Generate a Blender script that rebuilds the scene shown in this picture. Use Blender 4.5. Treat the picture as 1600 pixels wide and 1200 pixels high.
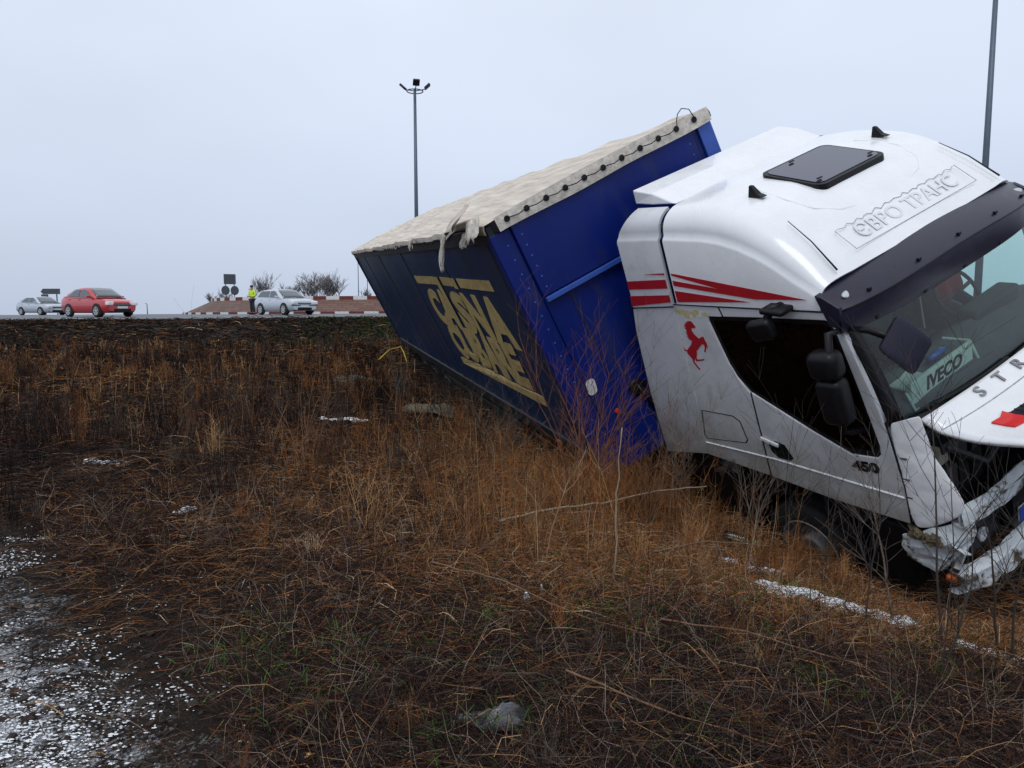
import bpy, bmesh, math, random
import numpy as np
from mathutils import Vector, Matrix, Euler
from mathutils.geometry import tessellate_polygon
rad = math.radians
for o in list(bpy.data.objects): bpy.data.objects.remove(o)
SC = bpy.context.scene
COL = SC.collection
random.seed(7); RNG = np.random.default_rng(11)

# ------------------------------------------------------------------ camera, sky, sun, exposure
EYE = 1.6
cd = bpy.data.cameras.new('camera'); cam = bpy.data.objects.new('camera', cd); COL.objects.link(cam)
cd.sensor_width = 36; cd.lens = 36*1150/1600; cd.clip_start = .05; cd.clip_end = 6000
cam.location = (0, 0, EYE); cam.rotation_euler = (rad(90)-math.atan(114/1150), 0, 0)
SC.camera = cam
SUN_EL, SUN_AZ = 52, 200
W = bpy.data.worlds.new('World'); SC.world = W; W.use_nodes = True
nt = W.node_tree; nt.nodes.clear()
def N(t, **k):
    n = nt.nodes.new(t)
    for a, b in k.items(): setattr(n, a, b)
    return n
wo = N('ShaderNodeOutputWorld'); bg = N('ShaderNodeBackground'); sky = N('ShaderNodeTexSky')
sky.sky_type = 'NISHITA'; sky.sun_disc = False; sky.sun_elevation = rad(SUN_EL); sky.sun_rotation = rad(SUN_AZ)
sky.dust_density = 4; sky.air_density = 1.2; sky.ozone_density = 1.5
tc = N('ShaderNodeTexCoord'); sx = N('ShaderNodeSeparateXYZ'); rp = N('ShaderNodeValToRGB')
nt.links.new(tc.outputs['Generated'], sx.inputs[0]); nt.links.new(sx.outputs['Z'], rp.inputs[0])
el = rp.color_ramp.elements
el[0].position = 0; el[0].color = (5.6, 6.4, 7.95, 1)
el[1].position = 1; el[1].color = (10.2, 10.8, 11.6, 1)
e = el.new(.10); e.color = (6.35, 7.15, 8.75, 1)
e = el.new(.30); e.color = (7.3, 8.1, 9.6, 1)
nz = N('ShaderNodeTexNoise'); nz.inputs['Scale'].default_value = 1.6; nz.inputs['Detail'].default_value = 3
mp = N('ShaderNodeMapping'); mp.inputs['Scale'].default_value = (1, 1, 2.2)
nt.links.new(tc.outputs['Generated'], mp.inputs[0]); nt.links.new(mp.outputs[0], nz.inputs['Vector'])
mr = N('ShaderNodeMapRange'); mr.inputs[1].default_value = .3; mr.inputs[2].default_value = .7
mr.inputs[3].default_value = .93; mr.inputs[4].default_value = 1.07
nt.links.new(nz.outputs[0], mr.inputs[0])
vm = N('ShaderNodeVectorMath', operation='SCALE'); nt.links.new(rp.outputs[0], vm.inputs[0]); nt.links.new(mr.outputs[0], vm.inputs['Scale'])
mx = N('ShaderNodeMix', data_type='RGBA'); mx.inputs[0].default_value = .93       # overcast deck over the clear sky
nt.links.new(sky.outputs[0], mx.inputs[6]); nt.links.new(vm.outputs[0], mx.inputs[7])
nt.links.new(mx.outputs[2], bg.inputs[0]); bg.inputs[1].default_value = .1
nt.links.new(bg.outputs[0], wo.inputs[0])
sd = bpy.data.lights.new('sun', 'SUN'); sd.energy = .9; sd.angle = rad(25); sd.color = (1, .97, .93)
sun = bpy.data.objects.new('sun', sd); COL.objects.link(sun)
# sun_rotation turns clockwise from +Y seen from above
sv = Vector((math.sin(rad(SUN_AZ))*math.cos(rad(SUN_EL)), math.cos(rad(SUN_AZ))*math.cos(rad(SUN_EL)), math.sin(rad(SUN_EL))))
sun.rotation_euler = sv.to_track_quat('Z', 'Y').to_euler(); sun.location = (0, 0, 60)
vs = SC.view_settings; vs.view_transform = 'Standard'; vs.look = 'None'; vs.gamma = 1; vs.exposure = 0; vs.use_curve_mapping = False

# ------------------------------------------------------------------ materials
def mat(name, col, rough=.5, metal=0, var=.0, scale=8, bump=0, bscale=40, col2=None, c2scale=3, c2lo=.55, c2hi=.7, coat=0, stretch=(1, 1, 1), spec=.5):
    """principled + noise variation of value, a second colour in patches, fine bump"""
    m = bpy.data.materials.new(name); m.use_nodes = True
    t = m.node_tree; n = t.nodes; l = t.links; b = n['Principled BSDF']
    b.inputs['Roughness'].default_value = rough; b.inputs['Metallic'].default_value = metal
    b.inputs['Coat Weight'].default_value = coat; b.inputs['Specular IOR Level'].default_value = spec
    b.inputs['Base Color'].default_value = (*col, 1)
    if var or col2 or bump:
        tc = n.new('ShaderNodeTexCoord'); mp = n.new('ShaderNodeMapping'); mp.inputs['Scale'].default_value = stretch
        l.new(tc.outputs['Object'], mp.inputs[0])
        cur = None
        if var:
            z = n.new('ShaderNodeTexNoise'); z.inputs['Scale'].default_value = scale; z.inputs['Detail'].default_value = 6; z.inputs['Roughness'].default_value = .65
            l.new(mp.outputs[0], z.inputs['Vector'])
            r = n.new('ShaderNodeValToRGB'); r.color_ramp.elements[0].position = .3; r.color_ramp.elements[1].position = .72
            r.color_ramp.elements[0].color = (*[c*(1-var) for c in col], 1); r.color_ramp.elements[1].color = (*[min(1, c*(1+var)) for c in col], 1)
            l.new(z.outputs[0], r.inputs[0]); cur = r.outputs[0]
            rr = n.new('ShaderNodeMapRange'); rr.inputs[3].default_value = max(0.02, rough-.12); rr.inputs[4].default_value = min(1, rough+.12)
            l.new(z.outputs[0], rr.inputs[0]); l.new(rr.outputs[0], b.inputs['Roughness'])
        if col2:
            z2 = n.new('ShaderNodeTexNoise'); z2.inputs['Scale'].default_value = c2scale; z2.inputs['Detail'].default_value = 8; z2.inputs['Roughness'].default_value = .7
            l.new(mp.outputs[0], z2.inputs['Vector'])
            r2 = n.new('ShaderNodeMapRange'); r2.inputs[1].default_value = c2lo; r2.inputs[2].default_value = c2hi
            l.new(z2.outputs[0], r2.inputs[0])
            x = n.new('ShaderNodeMix'); x.data_type = 'RGBA'; l.new(r2.outputs[0], x.inputs[0])
            x.inputs[6].default_value = (*col, 1); x.inputs[7].default_value = (*col2, 1)
            if cur: l.new(cur, x.inputs[6])
            cur = x.outputs[2]
        if cur: l.new(cur, b.inputs['Base Color'])
        if bump:
            zb = n.new('ShaderNodeTexNoise'); zb.inputs['Scale'].default_value = bscale; zb.inputs['Detail'].default_value = 5
            l.new(mp.outputs[0], zb.inputs['Vector'])
            bp = n.new('ShaderNodeBump'); bp.inputs['Strength'].default_value = bump; bp.inputs['Distance'].default_value = .02
            l.new(zb.outputs[0], bp.inputs['Height']); l.new(bp.outputs[0], b.inputs['Normal'])
    return m

def glass(name, tint, keep=.85, rough=.02, shine=1):
    m = bpy.data.materials.new(name); m.use_nodes = True
    t = m.node_tree; n = t.nodes; l = t.links; n.clear()
    o = n.new('ShaderNodeOutputMaterial'); tr = n.new('ShaderNodeBsdfTransparent'); gl = n.new('ShaderNodeBsdfGlossy'); f = n.new('ShaderNodeFresnel'); x = n.new('ShaderNodeMixShader')
    tr.inputs[0].default_value = (*[c*keep for c in tint], 1); gl.inputs['Roughness'].default_value = rough; f.inputs[0].default_value = 1.5
    gl.inputs[0].default_value = (shine, shine, shine, 1)
    l.new(f.outputs[0], x.inputs[0]); l.new(tr.outputs[0], x.inputs[1]); l.new(gl.outputs[0], x.inputs[2]); l.new(x.outputs[0], o.inputs[0])
    return m

def attr_mat(name, rough=.85, sub=.0):
    m = bpy.data.materials.new(name); m.use_nodes = True
    t = m.node_tree; b = t.nodes['Principled BSDF']; a = t.nodes.new('ShaderNodeAttribute'); a.attribute_name = 'tone'
    t.links.new(a.outputs['Color'], b.inputs['Base Color']); b.inputs['Roughness'].default_value = rough
    b.inputs['Specular IOR Level'].default_value = .06
    return m

M = {}
M['white'] = mat('cab_white_paint', (.76, .775, .80), .28, var=.05, scale=3, col2=(.50, .48, .44), c2scale=5, c2lo=.66, c2hi=1.1, coat=.4)
M['white_dirty'] = mat('cab_white_paint_muddy', (.60, .615, .64), .38, var=.08, scale=4, col2=(.26, .22, .15), c2scale=2.6, c2lo=.55, c2hi=1.05, coat=.2)
# road mud sprayed up the lower body, thinning out upwards
_t = M['white_dirty'].node_tree; _b = _t.nodes['Principled BSDF']; _src = _b.inputs['Base Color'].links[0].from_socket
_tc = _t.nodes.new('ShaderNodeTexCoord'); _s = _t.nodes.new('ShaderNodeSeparateXYZ'); _t.links.new(_tc.outputs['Object'], _s.inputs[0])
_g = _t.nodes.new('ShaderNodeMapRange'); _g.inputs[1].default_value = .95; _g.inputs[2].default_value = -.15; _g.inputs[3].default_value = -.12; _g.inputs[4].default_value = .5; _t.links.new(_s.outputs['Z'], _g.inputs[0])
_z = _t.nodes.new('ShaderNodeTexNoise'); _z.inputs['Scale'].default_value = 5; _z.inputs['Detail'].default_value = 10; _z.inputs['Roughness'].default_value = .75; _t.links.new(_tc.outputs['Object'], _z.inputs['Vector'])
_a = _t.nodes.new('ShaderNodeMath'); _a.operation = 'ADD'; _t.links.new(_g.outputs[0], _a.inputs[0]); _t.links.new(_z.outputs[0], _a.inputs[1])
_r = _t.nodes.new('ShaderNodeMapRange'); _r.inputs[1].default_value = .50; _r.inputs[2].default_value = 1.15; _r.inputs[4].default_value = .8; _t.links.new(_a.outputs[0], _r.inputs[0])
_m = _t.nodes.new('ShaderNodeMix'); _m.data_type = 'RGBA'; _t.links.new(_r.outputs[0], _m.inputs[0]); _t.links.new(_src, _m.inputs[6]); _m.inputs[7].default_value = (.17, .145, .095, 1); _t.links.new(_m.outputs[2], _b.inputs['Base Color'])
M['white_broken'] = mat('bumper_paint_scraped', (.58, .62, .65), .42, var=.1, scale=6, col2=(.09, .075, .05), c2scale=4.5, c2lo=.52, c2hi=.58, bump=.3, bscale=14)
M['red'] = mat('red_decal', (.42, .012, .02), .4, var=.08)
M['visor'] = mat('visor_plastic', (.016, .015, .032), .32, var=.15, scale=12, spec=.35)
M['black'] = mat('black_plastic', (.006, .006, .008), .42, var=.25, scale=14, spec=.25)
M['rubber'] = mat('rubber', (.012, .012, .012), .8, var=.3, scale=20, bump=.3)
M['dark'] = mat('dark_machinery', (.014, .014, .016), .65, var=.4, scale=9, col2=(.05, .04, .03), c2scale=6, bump=.4, bscale=25)
M['steel'] = mat('dull_steel', (.24, .24, .25), .45, metal=.8, var=.3, scale=12)
M['rimpaint'] = mat('wheel_rim_grey', (.22, .22, .22), .5, metal=.3, var=.3, scale=16, col2=(.06, .05, .035), c2scale=9)
M['glass_dark'] = glass('tinted_window_glass', (.10, .18, .20), .16, .03, .6)
M['glass'] = glass('windscreen_glass', (.82, .95, .92), .97)
M['hatchglass'] = mat('hatch_glass', (.030, .030, .062), .12, coat=.3, var=.05)
M['lamp'] = mat('lamp_lens', (.45, .47, .5), .15, var=.1)
M['orange'] = mat('indicator_lens', (.55, .11, .01), .25, var=.2, scale=30)
M['interior'] = mat('interior_trim', (.035, .042, .046), .7, var=.2)
M['intgrey'] = mat('interior_grey', (.075, .09, .095), .75, var=.2, bump=.1)
M['mint'] = mat('pale_tray', (.62, .76, .68), .5, var=.1)
M['jacket'] = mat('red_cloth', (.45, .03, .03), .9, var=.2, bump=.2)
M['curtaincloth'] = mat('pleated_cloth', (.30, .32, .28), .9, var=.2, scale=2)
M['putty'] = mat('yellow_filler', (.52, .44, .22), .6, var=.2, col2=(.66, .66, .66), c2scale=12, c2lo=.48, c2hi=.56)
M['curtain'] = mat('side_tarpaulin', (.006, .030, .095), .42, spec=.28, var=.3, scale=1.1, col2=(.020, .026, .042), c2scale=.5, c2lo=.45, c2hi=.7, bump=.12, bscale=5, stretch=(1, 1, .35))
M['blue'] = mat('front_panel_blue', (.003, .014, .15), .36, spec=.25, var=.22, scale=2, col2=(.030, .036, .075), c2scale=3.5, c2lo=.50, c2hi=.85, bump=.06, bscale=5, stretch=(1, 1, .3))
M['bluelight'] = mat('front_trim_blue', (.03, .09, .40), .35, var=.12, scale=6)
M['navyrail'] = mat('dark_rail', (.012, .015, .022), .5, var=.3, scale=6)
M['gold'] = mat('gold_print', (.50, .37, .15), .55, spec=.25, var=.22, scale=4, col2=(.24, .18, .08), c2scale=11, c2lo=.55, c2hi=.7)
M['tarp'] = mat('roof_tarpaulin', (.58, .52, .45), .75, spec=.2, var=.26, scale=2.4, col2=(.34, .28, .22), c2scale=4, c2lo=.48, c2hi=.75, bump=.25, bscale=6, stretch=(.3, 3.0, 1))
M['tarpframe'] = mat('torn_tarpaulin', (.54, .50, .44), .8, var=.35, scale=16, bump=.5, bscale=22)
M['asphalt'] = mat('asphalt', (.085, .09, .10), .55, var=.18, scale=.8, bump=.15, bscale=30)
M['paintwhite'] = mat('white_paint', (.62, .63, .64), .6, var=.1, scale=4)
M['paintred'] = mat('kerb_red_paint', (.13, .022, .018), .65, var=.2, scale=4)
M['galv'] = mat('galvanised_steel', (.10, .13, .17), .5, metal=.4, var=.15, scale=2)
M['snow'] = mat('snow', (.78, .80, .84), .6, var=.1, scale=20, bump=.4, bscale=60)
M['bag'] = mat('grey_polythene', (.075, .08, .092), .3, var=.3, scale=14, bump=.4, bscale=18)
M['strap'] = mat('yellow_strap', (.62, .42, .03), .6, var=.2, scale=10)
M['bottle'] = glass('bottle_plastic', (.75, .85, .82), .85, .1)
M['green'] = mat('green_plastic', (.02, .35, .17), .4)
M['stalk'] = mat('pale_dry_stalk', (.26, .20, .14), .8, var=.25, scale=14)
M['stalkbrown'] = mat('brown_dry_stalk', (.16, .085, .045), .85, var=.3, scale=14)
M['twigred'] = mat('reddish_twig', (.14, .050, .028), .8, var=.3, scale=14)
M['twigdark'] = mat('dark_twig', (.035, .027, .024), .85, var=.3, scale=14)
M['twiggrey'] = mat('greyish_twig', (.15, .115, .09), .85, var=.3, scale=14)
M['bark'] = mat('far_bark', (.13, .115, .115), .9, var=.2)
M['slab'] = mat('mossy_concrete', (.13, .12, .085), .85, var=.3, scale=6, bump=.4, bscale=20)
M['leaf'] = mat('yellow_leaf', (.50, .33, .11), .7, var=.25, scale=30)

# ------------------------------------------------------------------ object helpers
def link(o, parent=None):
    COL.objects.link(o)
    if parent: o.parent = parent
    return o
def tag(o, label=None, cat=None, group=None, kind=None):
    for k, v in (('label', label), ('category', cat), ('group', group), ('kind', kind)):
        if v: o[k] = v
    return o
def empty(name, loc=(0, 0, 0), rot=(0, 0, 0), scale=1):
    o = bpy.data.objects.new(name, None); link(o); o.location = loc; o.rotation_euler = rot; o.scale = (scale,)*3; o.empty_display_size = .1
    return o
class G:
    def __init__(s): s.v = []; s.f = []
    def add(s, V, F):
        k = len(s.v); s.v += [tuple(p) for p in V]; s.f += [tuple(i+k for i in f) for f in F]; return s
    def box(s, c, d, R=None):
        c = Vector(c); P = [Vector((x*d[0]/2, y*d[1]/2, z*d[2]/2)) for x in (-1, 1) for y in (-1, 1) for z in (-1, 1)]
        if R is not None: P = [R @ p for p in P]
        return s.add([c+p for p in P], [(0, 1, 3, 2), (4, 6, 7, 5), (0, 4, 5, 1), (2, 3, 7, 6), (0, 2, 6, 4), (1, 5, 7, 3)])
    def bb(s, lo, hi): return s.box([(a+b)/2 for a, b in zip(lo, hi)], [b-a for a, b in zip(lo, hi)])
    def tube(s, path, r, n=6, cap=True):
        path = [Vector(p) for p in path]; r = r if hasattr(r, '__len__') else [r]*len(path); V = []; F = []
        up = None
        for i, p in enumerate(path):
            d = (path[min(i+1, len(path)-1)]-path[max(i-1, 0)])
            d = d.normalized() if d.length > 1e-9 else Vector((0, 0, 1))
            if up is None or abs(up.dot(d)) > .98: up = Vector((0, 0, 1)) if abs(d.z) < .9 else Vector((1, 0, 0))
            a = d.cross(up).normalized(); b = a.cross(d); up = b
            for j in range(n):
                t = 2*math.pi*j/n; V.append(p+(a*math.cos(t)+b*math.sin(t))*r[i])
        for i in range(len(path)-1):
            for j in range(n): F.append((i*n+j, i*n+(j+1) % n, (i+1)*n+(j+1) % n, (i+1)*n+j))
        if cap: F.append(tuple(range(n))[::-1]); F.append(tuple((len(path)-1)*n+j for j in range(n)))
        return s.add(V, F)
    def grid(s, rows, closed=False):
        n = len(rows[0]); V = [p for r in rows for p in r]; F = []
        for i in range(len(rows)-1):
            for j in range(n if closed else n-1):
                F.append((i*n+j, i*n+(j+1) % n, (i+1)*n+(j+1) % n, (i+1)*n+j))
        return s.add(V, F)
    def lathe(s, prof, c, axis='y', n=28):
        rows = []
        for (a, r) in prof:
            row = []
            for j in range(n):
                t = 2*math.pi*j/n; u, w = r*math.cos(t), r*math.sin(t)
                row.append({'y': (c[0]+u, c[1]+a, c[2]+w), 'x': (c[0]+a, c[1]+u, c[2]+w), 'z': (c[0]+u, c[1]+w, c[2]+a)}[axis])
            rows.append(row)
        return s.grid(rows, True)
    def plate(s, poly, fn, d0, d1):
        """poly 2-D outline, fn(u, v, d) -> 3-D; solid between depths d0 and d1"""
        n = len(poly); T = tessellate_polygon([[Vector((a, b, 0)) for a, b in poly]])
        V = [fn(a, b, d0) for a, b in poly]+[fn(a, b, d1) for a, b in poly]
        F = [t for t in T]+[tuple(i+n for i in reversed(t)) for t in T]
        F += [(i, (i+1) % n, (i+1) % n+n, i+n) for i in range(n)]
        return s.add(V, F)
    def build(s, name, m, parent=None, smooth=False, bevel=0, solid=0, norm=True, seg=2):
        me = bpy.data.meshes.new(name); me.from_pydata(s.v, [], s.f); me.validate()
        if norm:
            b = bmesh.new(); b.from_mesh(me); bmesh.ops.recalc_face_normals(b, faces=b.faces); b.to_mesh(me); b.free()
        me.materials.append(M[m] if isinstance(m, str) else m)
        if smooth: me.polygons.foreach_set('use_smooth', [True]*len(me.polygons))
        o = link(bpy.data.objects.new(name, me), parent)
        if solid:
            k = o.modifiers.new('s', 'SOLIDIFY'); k.thickness = solid; k.offset = 0
        if bevel:
            k = o.modifiers.new('b', 'BEVEL'); k.width = bevel; k.segments = seg; k.limit_method = 'ANGLE'; k.angle_limit = rad(35)
        return o
def text(name, body, size, m, parent, loc, ax, up, extrude=.004, bold=0, sx=1, align='CENTER', shear=0):
    """lettering as a mesh: ax = reading direction, up = top of the letters"""
    c = bpy.data.curves.new(name, 'FONT'); c.body = body; c.size = size; c.extrude = extrude; c.offset = bold; c.align_x = align; c.align_y = 'CENTER'; c.shear = shear
    c.resolution_u = 4
    t = bpy.data.objects.new(name, c); COL.objects.link(t); bpy.context.view_layer.update()
    me = bpy.data.meshes.new_from_object(t.evaluated_get(bpy.context.evaluated_depsgraph_get()))
    bpy.data.objects.remove(t); bpy.data.curves.remove(c)
    ax = Vector(ax).normalized(); up = Vector(up); up = (up-ax*up.dot(ax)).normalized(); nn = ax.cross(up)
    R = Matrix((ax*sx, up, nn)).transposed().to_4x4(); R.translation = Vector(loc)
    me.transform(R); me.materials.clear(); me.materials.append(M[m])
    return link(bpy.data.objects.new(name, me), parent)
def copy_tree(o, parent=None):
    c = o.copy(); COL.objects.link(c); c.parent = parent
    for ch in o.children: copy_tree(ch, c)
    return c

# ------------------------------------------------------------------ terrain
E0 = np.array([0, 0, EYE])
def pose(yaw, pit, rol, t, s):
    t = E0+s*(np.array(t)-E0)
    return dict(loc=tuple(t), rot=(rol, pit, yaw), scale=s)
CABP = pose(rad(-60.085), rad(5.504), rad(23.324), (3.016, 7.789, .734), .98)
TRLP = pose(rad(-72.783), rad(3.326), rad(28.192), (.827, 7.245, 2.967), 1.02)
def mw(p): return Matrix.LocRotScale(Vector(p['loc']), Euler(p['rot']), Vector((p['scale'],)*3))
CM, TM = mw(CABP), mw(TRLP)
ctrl = [(0, 0, 0), (0, 2.6, 0), (-3, 3, 0), (3, 1.5, -.05), (-6, 6, 0), (-2.6, 5.7, 0), (-12, 5, .05), (-12, 12, .12), (-3.5, 9, -.02), (-4.5, 14, .15), (-6, 20, .4),
        (-14, 22, .42), (-25, 22, .42), (-25, 8, .1), (0, -6, 0), (-12, -6, 0), (2, 3.2, -.1), (1.6, 4.5, -.2), (.5, 5, -.1), (5, 3, -.2), (5, -3, 0), (14, 4, .3), (14, 14, .9), (10, 24, 1.1), (3, 26, 1.0), (-5, 25, .5)]
for a in [(1, -1.35, -.82), (2.4, -1.35, -.78), (-.5, -1.4, -.9), (1, 1.2, -1.45), (2.5, 1.2, -1.25), (3.2, -.4, -1.1)]: ctrl.append(tuple(CM @ Vector(a)))
for a in [(.1, -1.4, -2.82), (-4, -1.4, -3.05), (-8.7, -1.4, -3.2), (-13, -1.4, -3.1), (-13.6, 1.3, -3.7), (-6, 1.3, -3.95), (0, 1.3, -3.95)]: ctrl.append(tuple(TM @ Vector(a)))
C = np.array(ctrl)
def _phi(r2): return np.where(r2 > 0, .5*r2*np.log(np.maximum(r2, 1e-12)), 0)
def _tps():
    n = len(C); K = _phi(((C[:, None, :2]-C[None, :, :2])**2).sum(-1))+np.eye(n)*.6
    P = np.c_[np.ones(n), C[:, :2]]; A = np.block([[K, P], [P.T, np.zeros((3, 3))]])
    return np.linalg.solve(A, np.r_[C[:, 2], 0, 0, 0])
TW = _tps()
def sstep(a, b, x):
    t = np.clip((x-a)/(b-a), 0, 1); return t*t*(3-2*t)
def road_z(x, y):
    return 1.34+.006*(np.maximum(x, -60)+15)*(x < 20)+.006*35*(x >= 20)+.008*(np.clip(y, 20, 46)-40)
ROAD0 = 31.5
def hz(x, y):
    x = np.asarray(x, float); y = np.asarray(y, float); sh = x.shape; x = x.ravel(); y = y.ravel()
    out = np.zeros(len(x))
    for k in range(0, len(x), 40000):
        xx, yy = x[k:k+40000], y[k:k+40000]
        cx, cy = np.clip(xx, -26, 15), np.clip(yy, -7, 28)
        r2 = (cx[:, None]-C[None, :, 0])**2+(cy[:, None]-C[None, :, 1])**2
        out[k:k+40000] = _phi(r2) @ TW[:-3]+TW[-3]+TW[-2]*cx+TW[-1]*cy
    out += .025*np.sin(x*2.3+y*.7)*np.sin(y*1.9-x*.4)+.012*np.sin(x*6.1+1.3*y)*np.sin(y*5.3)
    rz = road_z(x, y)-.08
    out = out+(rz-out)*sstep(27.2, 31.2, y+.25*np.sin(x*.6))
    out = out-np.maximum(y-85, 0)*.0065
    return out.reshape(sh)
def h1(x, y): return float(hz(np.array([x]), np.array([y]))[0])
def axis(pts):
    r = []
    for a, b, st in pts: r += list(np.arange(a, b, st))
    return np.array(r+[pts[-1][1]])
gx = axis([(-2500, -200, 230), (-200, -40, 16), (-40, -9, 1.0), (-9, 9, .14), (9, 40, 1.0), (40, 200, 16), (200, 2500, 230)])
gy = axis([(-300, -20, 28), (-20, 0, 2), (0, 12, .14), (12, 36, .4), (36, 100, 4), (100, 3000, 145)])
X, Y = np.meshgrid(gx, gy); Z = hz(X, Y)
m_ = bpy.data.materials.new('ditch_soil'); m_.use_nodes = True
t = m_.node_tree; n = t.nodes; l = t.links; b = n['Principled BSDF']; b.inputs['Roughness'].default_value = .95; b.inputs['Specular IOR Level'].default_value = .15
tcn = n.new('ShaderNodeTexCoord')
def tn(scale, detail=8, rough=.7):
    z = n.new('ShaderNodeTexNoise'); z.inputs['Scale'].default_value = scale; z.inputs['Detail'].default_value = detail; z.inputs['Roughness'].default_value = rough
    l.new(tcn.outputs['Object'], z.inputs['Vector']); return z
def ramp(src, a, b_, ca, cb):
    r = n.new('ShaderNodeValToRGB'); r.color_ramp.elements[0].position = a; r.color_ramp.elements[1].position = b_
    r.color_ramp.elements[0].color = (*ca, 1); r.color_ramp.elements[1].color = (*cb, 1); l.new(src, r.inputs[0]); return r
base = ramp(tn(9).outputs[0], .35, .7, (.008, .006, .005), (.034, .023, .016))
gr = ramp(tn(1.1, 5).outputs[0], .52, .66, (0, 0, 0), (1, 1, 1))
mxg = n.new('ShaderNodeMix'); mxg.data_type = 'RGBA'; l.new(gr.outputs[0], mxg.inputs[0]); l.new(base.outputs[0], mxg.inputs[6]); mxg.inputs[7].default_value = (.040, .025, .014, 1)
sp_ = n.new('ShaderNodeSeparateXYZ'); l.new(tcn.outputs['Object'], sp_.inputs[0]); vg = n.new('ShaderNodeMapRange'); vg.inputs[1].default_value = 25.5; vg.inputs[2].default_value = 28.5; l.new(sp_.outputs['Y'], vg.inputs[0])
vc = ramp(tn(1.7, 10, .8).outputs[0], .38, .66, (.012, .011, .010), (.042, .039, .036)); vx = n.new('ShaderNodeMix'); vx.data_type = 'RGBA'; l.new(vg.outputs[0], vx.inputs[0]); l.new(mxg.outputs[2], vx.inputs[6]); l.new(vc.outputs[0], vx.inputs[7])
# thin grey frost crust between the grains, left of the trodden edge
def mth(op, a, b_=None):
    q = n.new('ShaderNodeMath'); q.operation = op
    for i_, v_ in enumerate((a, b_)):
        if v_ is None: continue
        if isinstance(v_, (int, float)): q.inputs[i_].default_value = v_
        else: l.new(v_, q.inputs[i_])
    return q.outputs[0]
ed = mth('ADD', mth('ADD', sp_.outputs['X'], mth('MULTIPLY', sp_.outputs['Y'], .95)), -1.36); em = n.new('ShaderNodeMapRange'); em.inputs[1].default_value = .15; em.inputs[2].default_value = -1.1; l.new(ed, em.inputs[0])
fy = n.new('ShaderNodeMapRange'); fy.inputs[1].default_value = 6.0; fy.inputs[2].default_value = 5.0; l.new(sp_.outputs['Y'], fy.inputs[0])
fz = mth('ADD', mth('ADD', mth('MULTIPLY', tn(70, 4, .7).outputs[0], .9), mth('MULTIPLY', tn(5, 6, .7).outputs[0], .8)), mth('MULTIPLY', em.outputs[0], .42)); fm_ = n.new('ShaderNodeMapRange'); fm_.inputs[1].default_value = 1.02; fm_.inputs[2].default_value = 1.22; fm_.inputs[4].default_value = .8; l.new(fz, fm_.inputs[0])
fq = mth('MULTIPLY', mth('MULTIPLY', fm_.outputs[0], fy.outputs[0]), mth('MINIMUM', mth('MULTIPLY', em.outputs[0], 4.0), 1.0)); fx = n.new('ShaderNodeMix'); fx.data_type = 'RGBA'; l.new(fq, fx.inputs[0]); l.new(vx.outputs[2], fx.inputs[6]); fx.inputs[7].default_value = (.55, .57, .60, 1)
l.new(fx.outputs[2], b.inputs['Base Color'])
bp_ = n.new('ShaderNodeBump'); bp_.inputs['Strength'].default_value = .9; bp_.inputs['Distance'].default_value = .04; l.new(tn(22).outputs[0], bp_.inputs['Height']); l.new(bp_.outputs[0], b.inputs['Normal'])
M['soil'] = m_
g = G(); g.grid([[tuple(p) for p in np.c_[X[i], Y[i], Z[i]]] for i in range(len(gy))])
ground = g.build('ground', 'soil', smooth=True, norm=False); tag(ground, 'dark brown soil of the weedy ditch and verge', 'ground', kind='structure')

# road: one sheet with a slight fall to the left, white edge line
rx = axis([(-300, -80, 20), (-80, 60, 4), (60, 300, 20)]); ry = axis([(ROAD0, 52, 2.5), (52, 90, 6)])
RX, RY = np.meshgrid(rx, ry); RY = RY+(RY < ROAD0+.1)*.12*np.sin(RX*.7); RZ = road_z(RX, RY)+.01
g = G(); g.grid([[tuple(p) for p in np.c_[RX[i], RY[i], RZ[i]]] for i in range(len(ry))])
g.add([(x, ROAD0+.12*math.sin(x*.7), float(road_z(np.array(x), np.array(ROAD0)))+dz) for x in rx for dz in (.01, -.3)], [(2*i, 2*i+1, 2*i+3, 2*i+2) for i in range(len(rx)-1)])
road = g.build('road', 'asphalt', norm=False); tag(road, 'wet grey asphalt road around the roundabout', 'road', kind='structure')
g = G(); g.grid([[(x, yy+.0*x, float(road_z(np.array(x), np.array(yy)))+.014) for x in rx] for yy in (ROAD0+.55, ROAD0+.75)])
g.build('edge_line', 'paintwhite', road, norm=False)


# ------------------------------------------------------------------ tractor unit (local: x forward, y to its left, z up)
truck = empty('tractor_unit', CABP['loc'], CABP['rot'], CABP['scale'])
tag(truck, 'white tractor cab with red stripes, nose down in the ditch', 'truck')
def belt(x): return 1.545+.058*x
WIN = [(.36, 1.47), (.95, 1.525), (1.585, 1.575), (1.635, 1.555), (1.655, 1.51), (1.78, 1.05), (1.895, .58), (1.895, .50), (1.86, .46), (1.63, .425), (1.29, .54), (.96, .67), (.69, .775), (.56, .90), (.49, 1.03), (.43, 1.20), (.355, 1.42)]
iT, iB = 1, 12
door_out = [(.515, belt(.5)), (.545, 1.488)]+WIN[1:13]+[(.735, -.09), (1.37, -.10), (2.07, -.07), (2.055, .25), (1.985, .66), (1.93, .90), (1.80, 1.28), (1.675, belt(1.67)), (1.1, belt(1.1))]
rear_out = [(-.10, belt(-.1)), (-.135, 1.1), (-.11, .5), (-.09, -.10), (.715, -.09), (.675, .765)]+[(a-.0, b) for a, b in WIN[13:]]+[(.36, 1.472), (.525, 1.487), (.495, belt(.5))]
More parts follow.
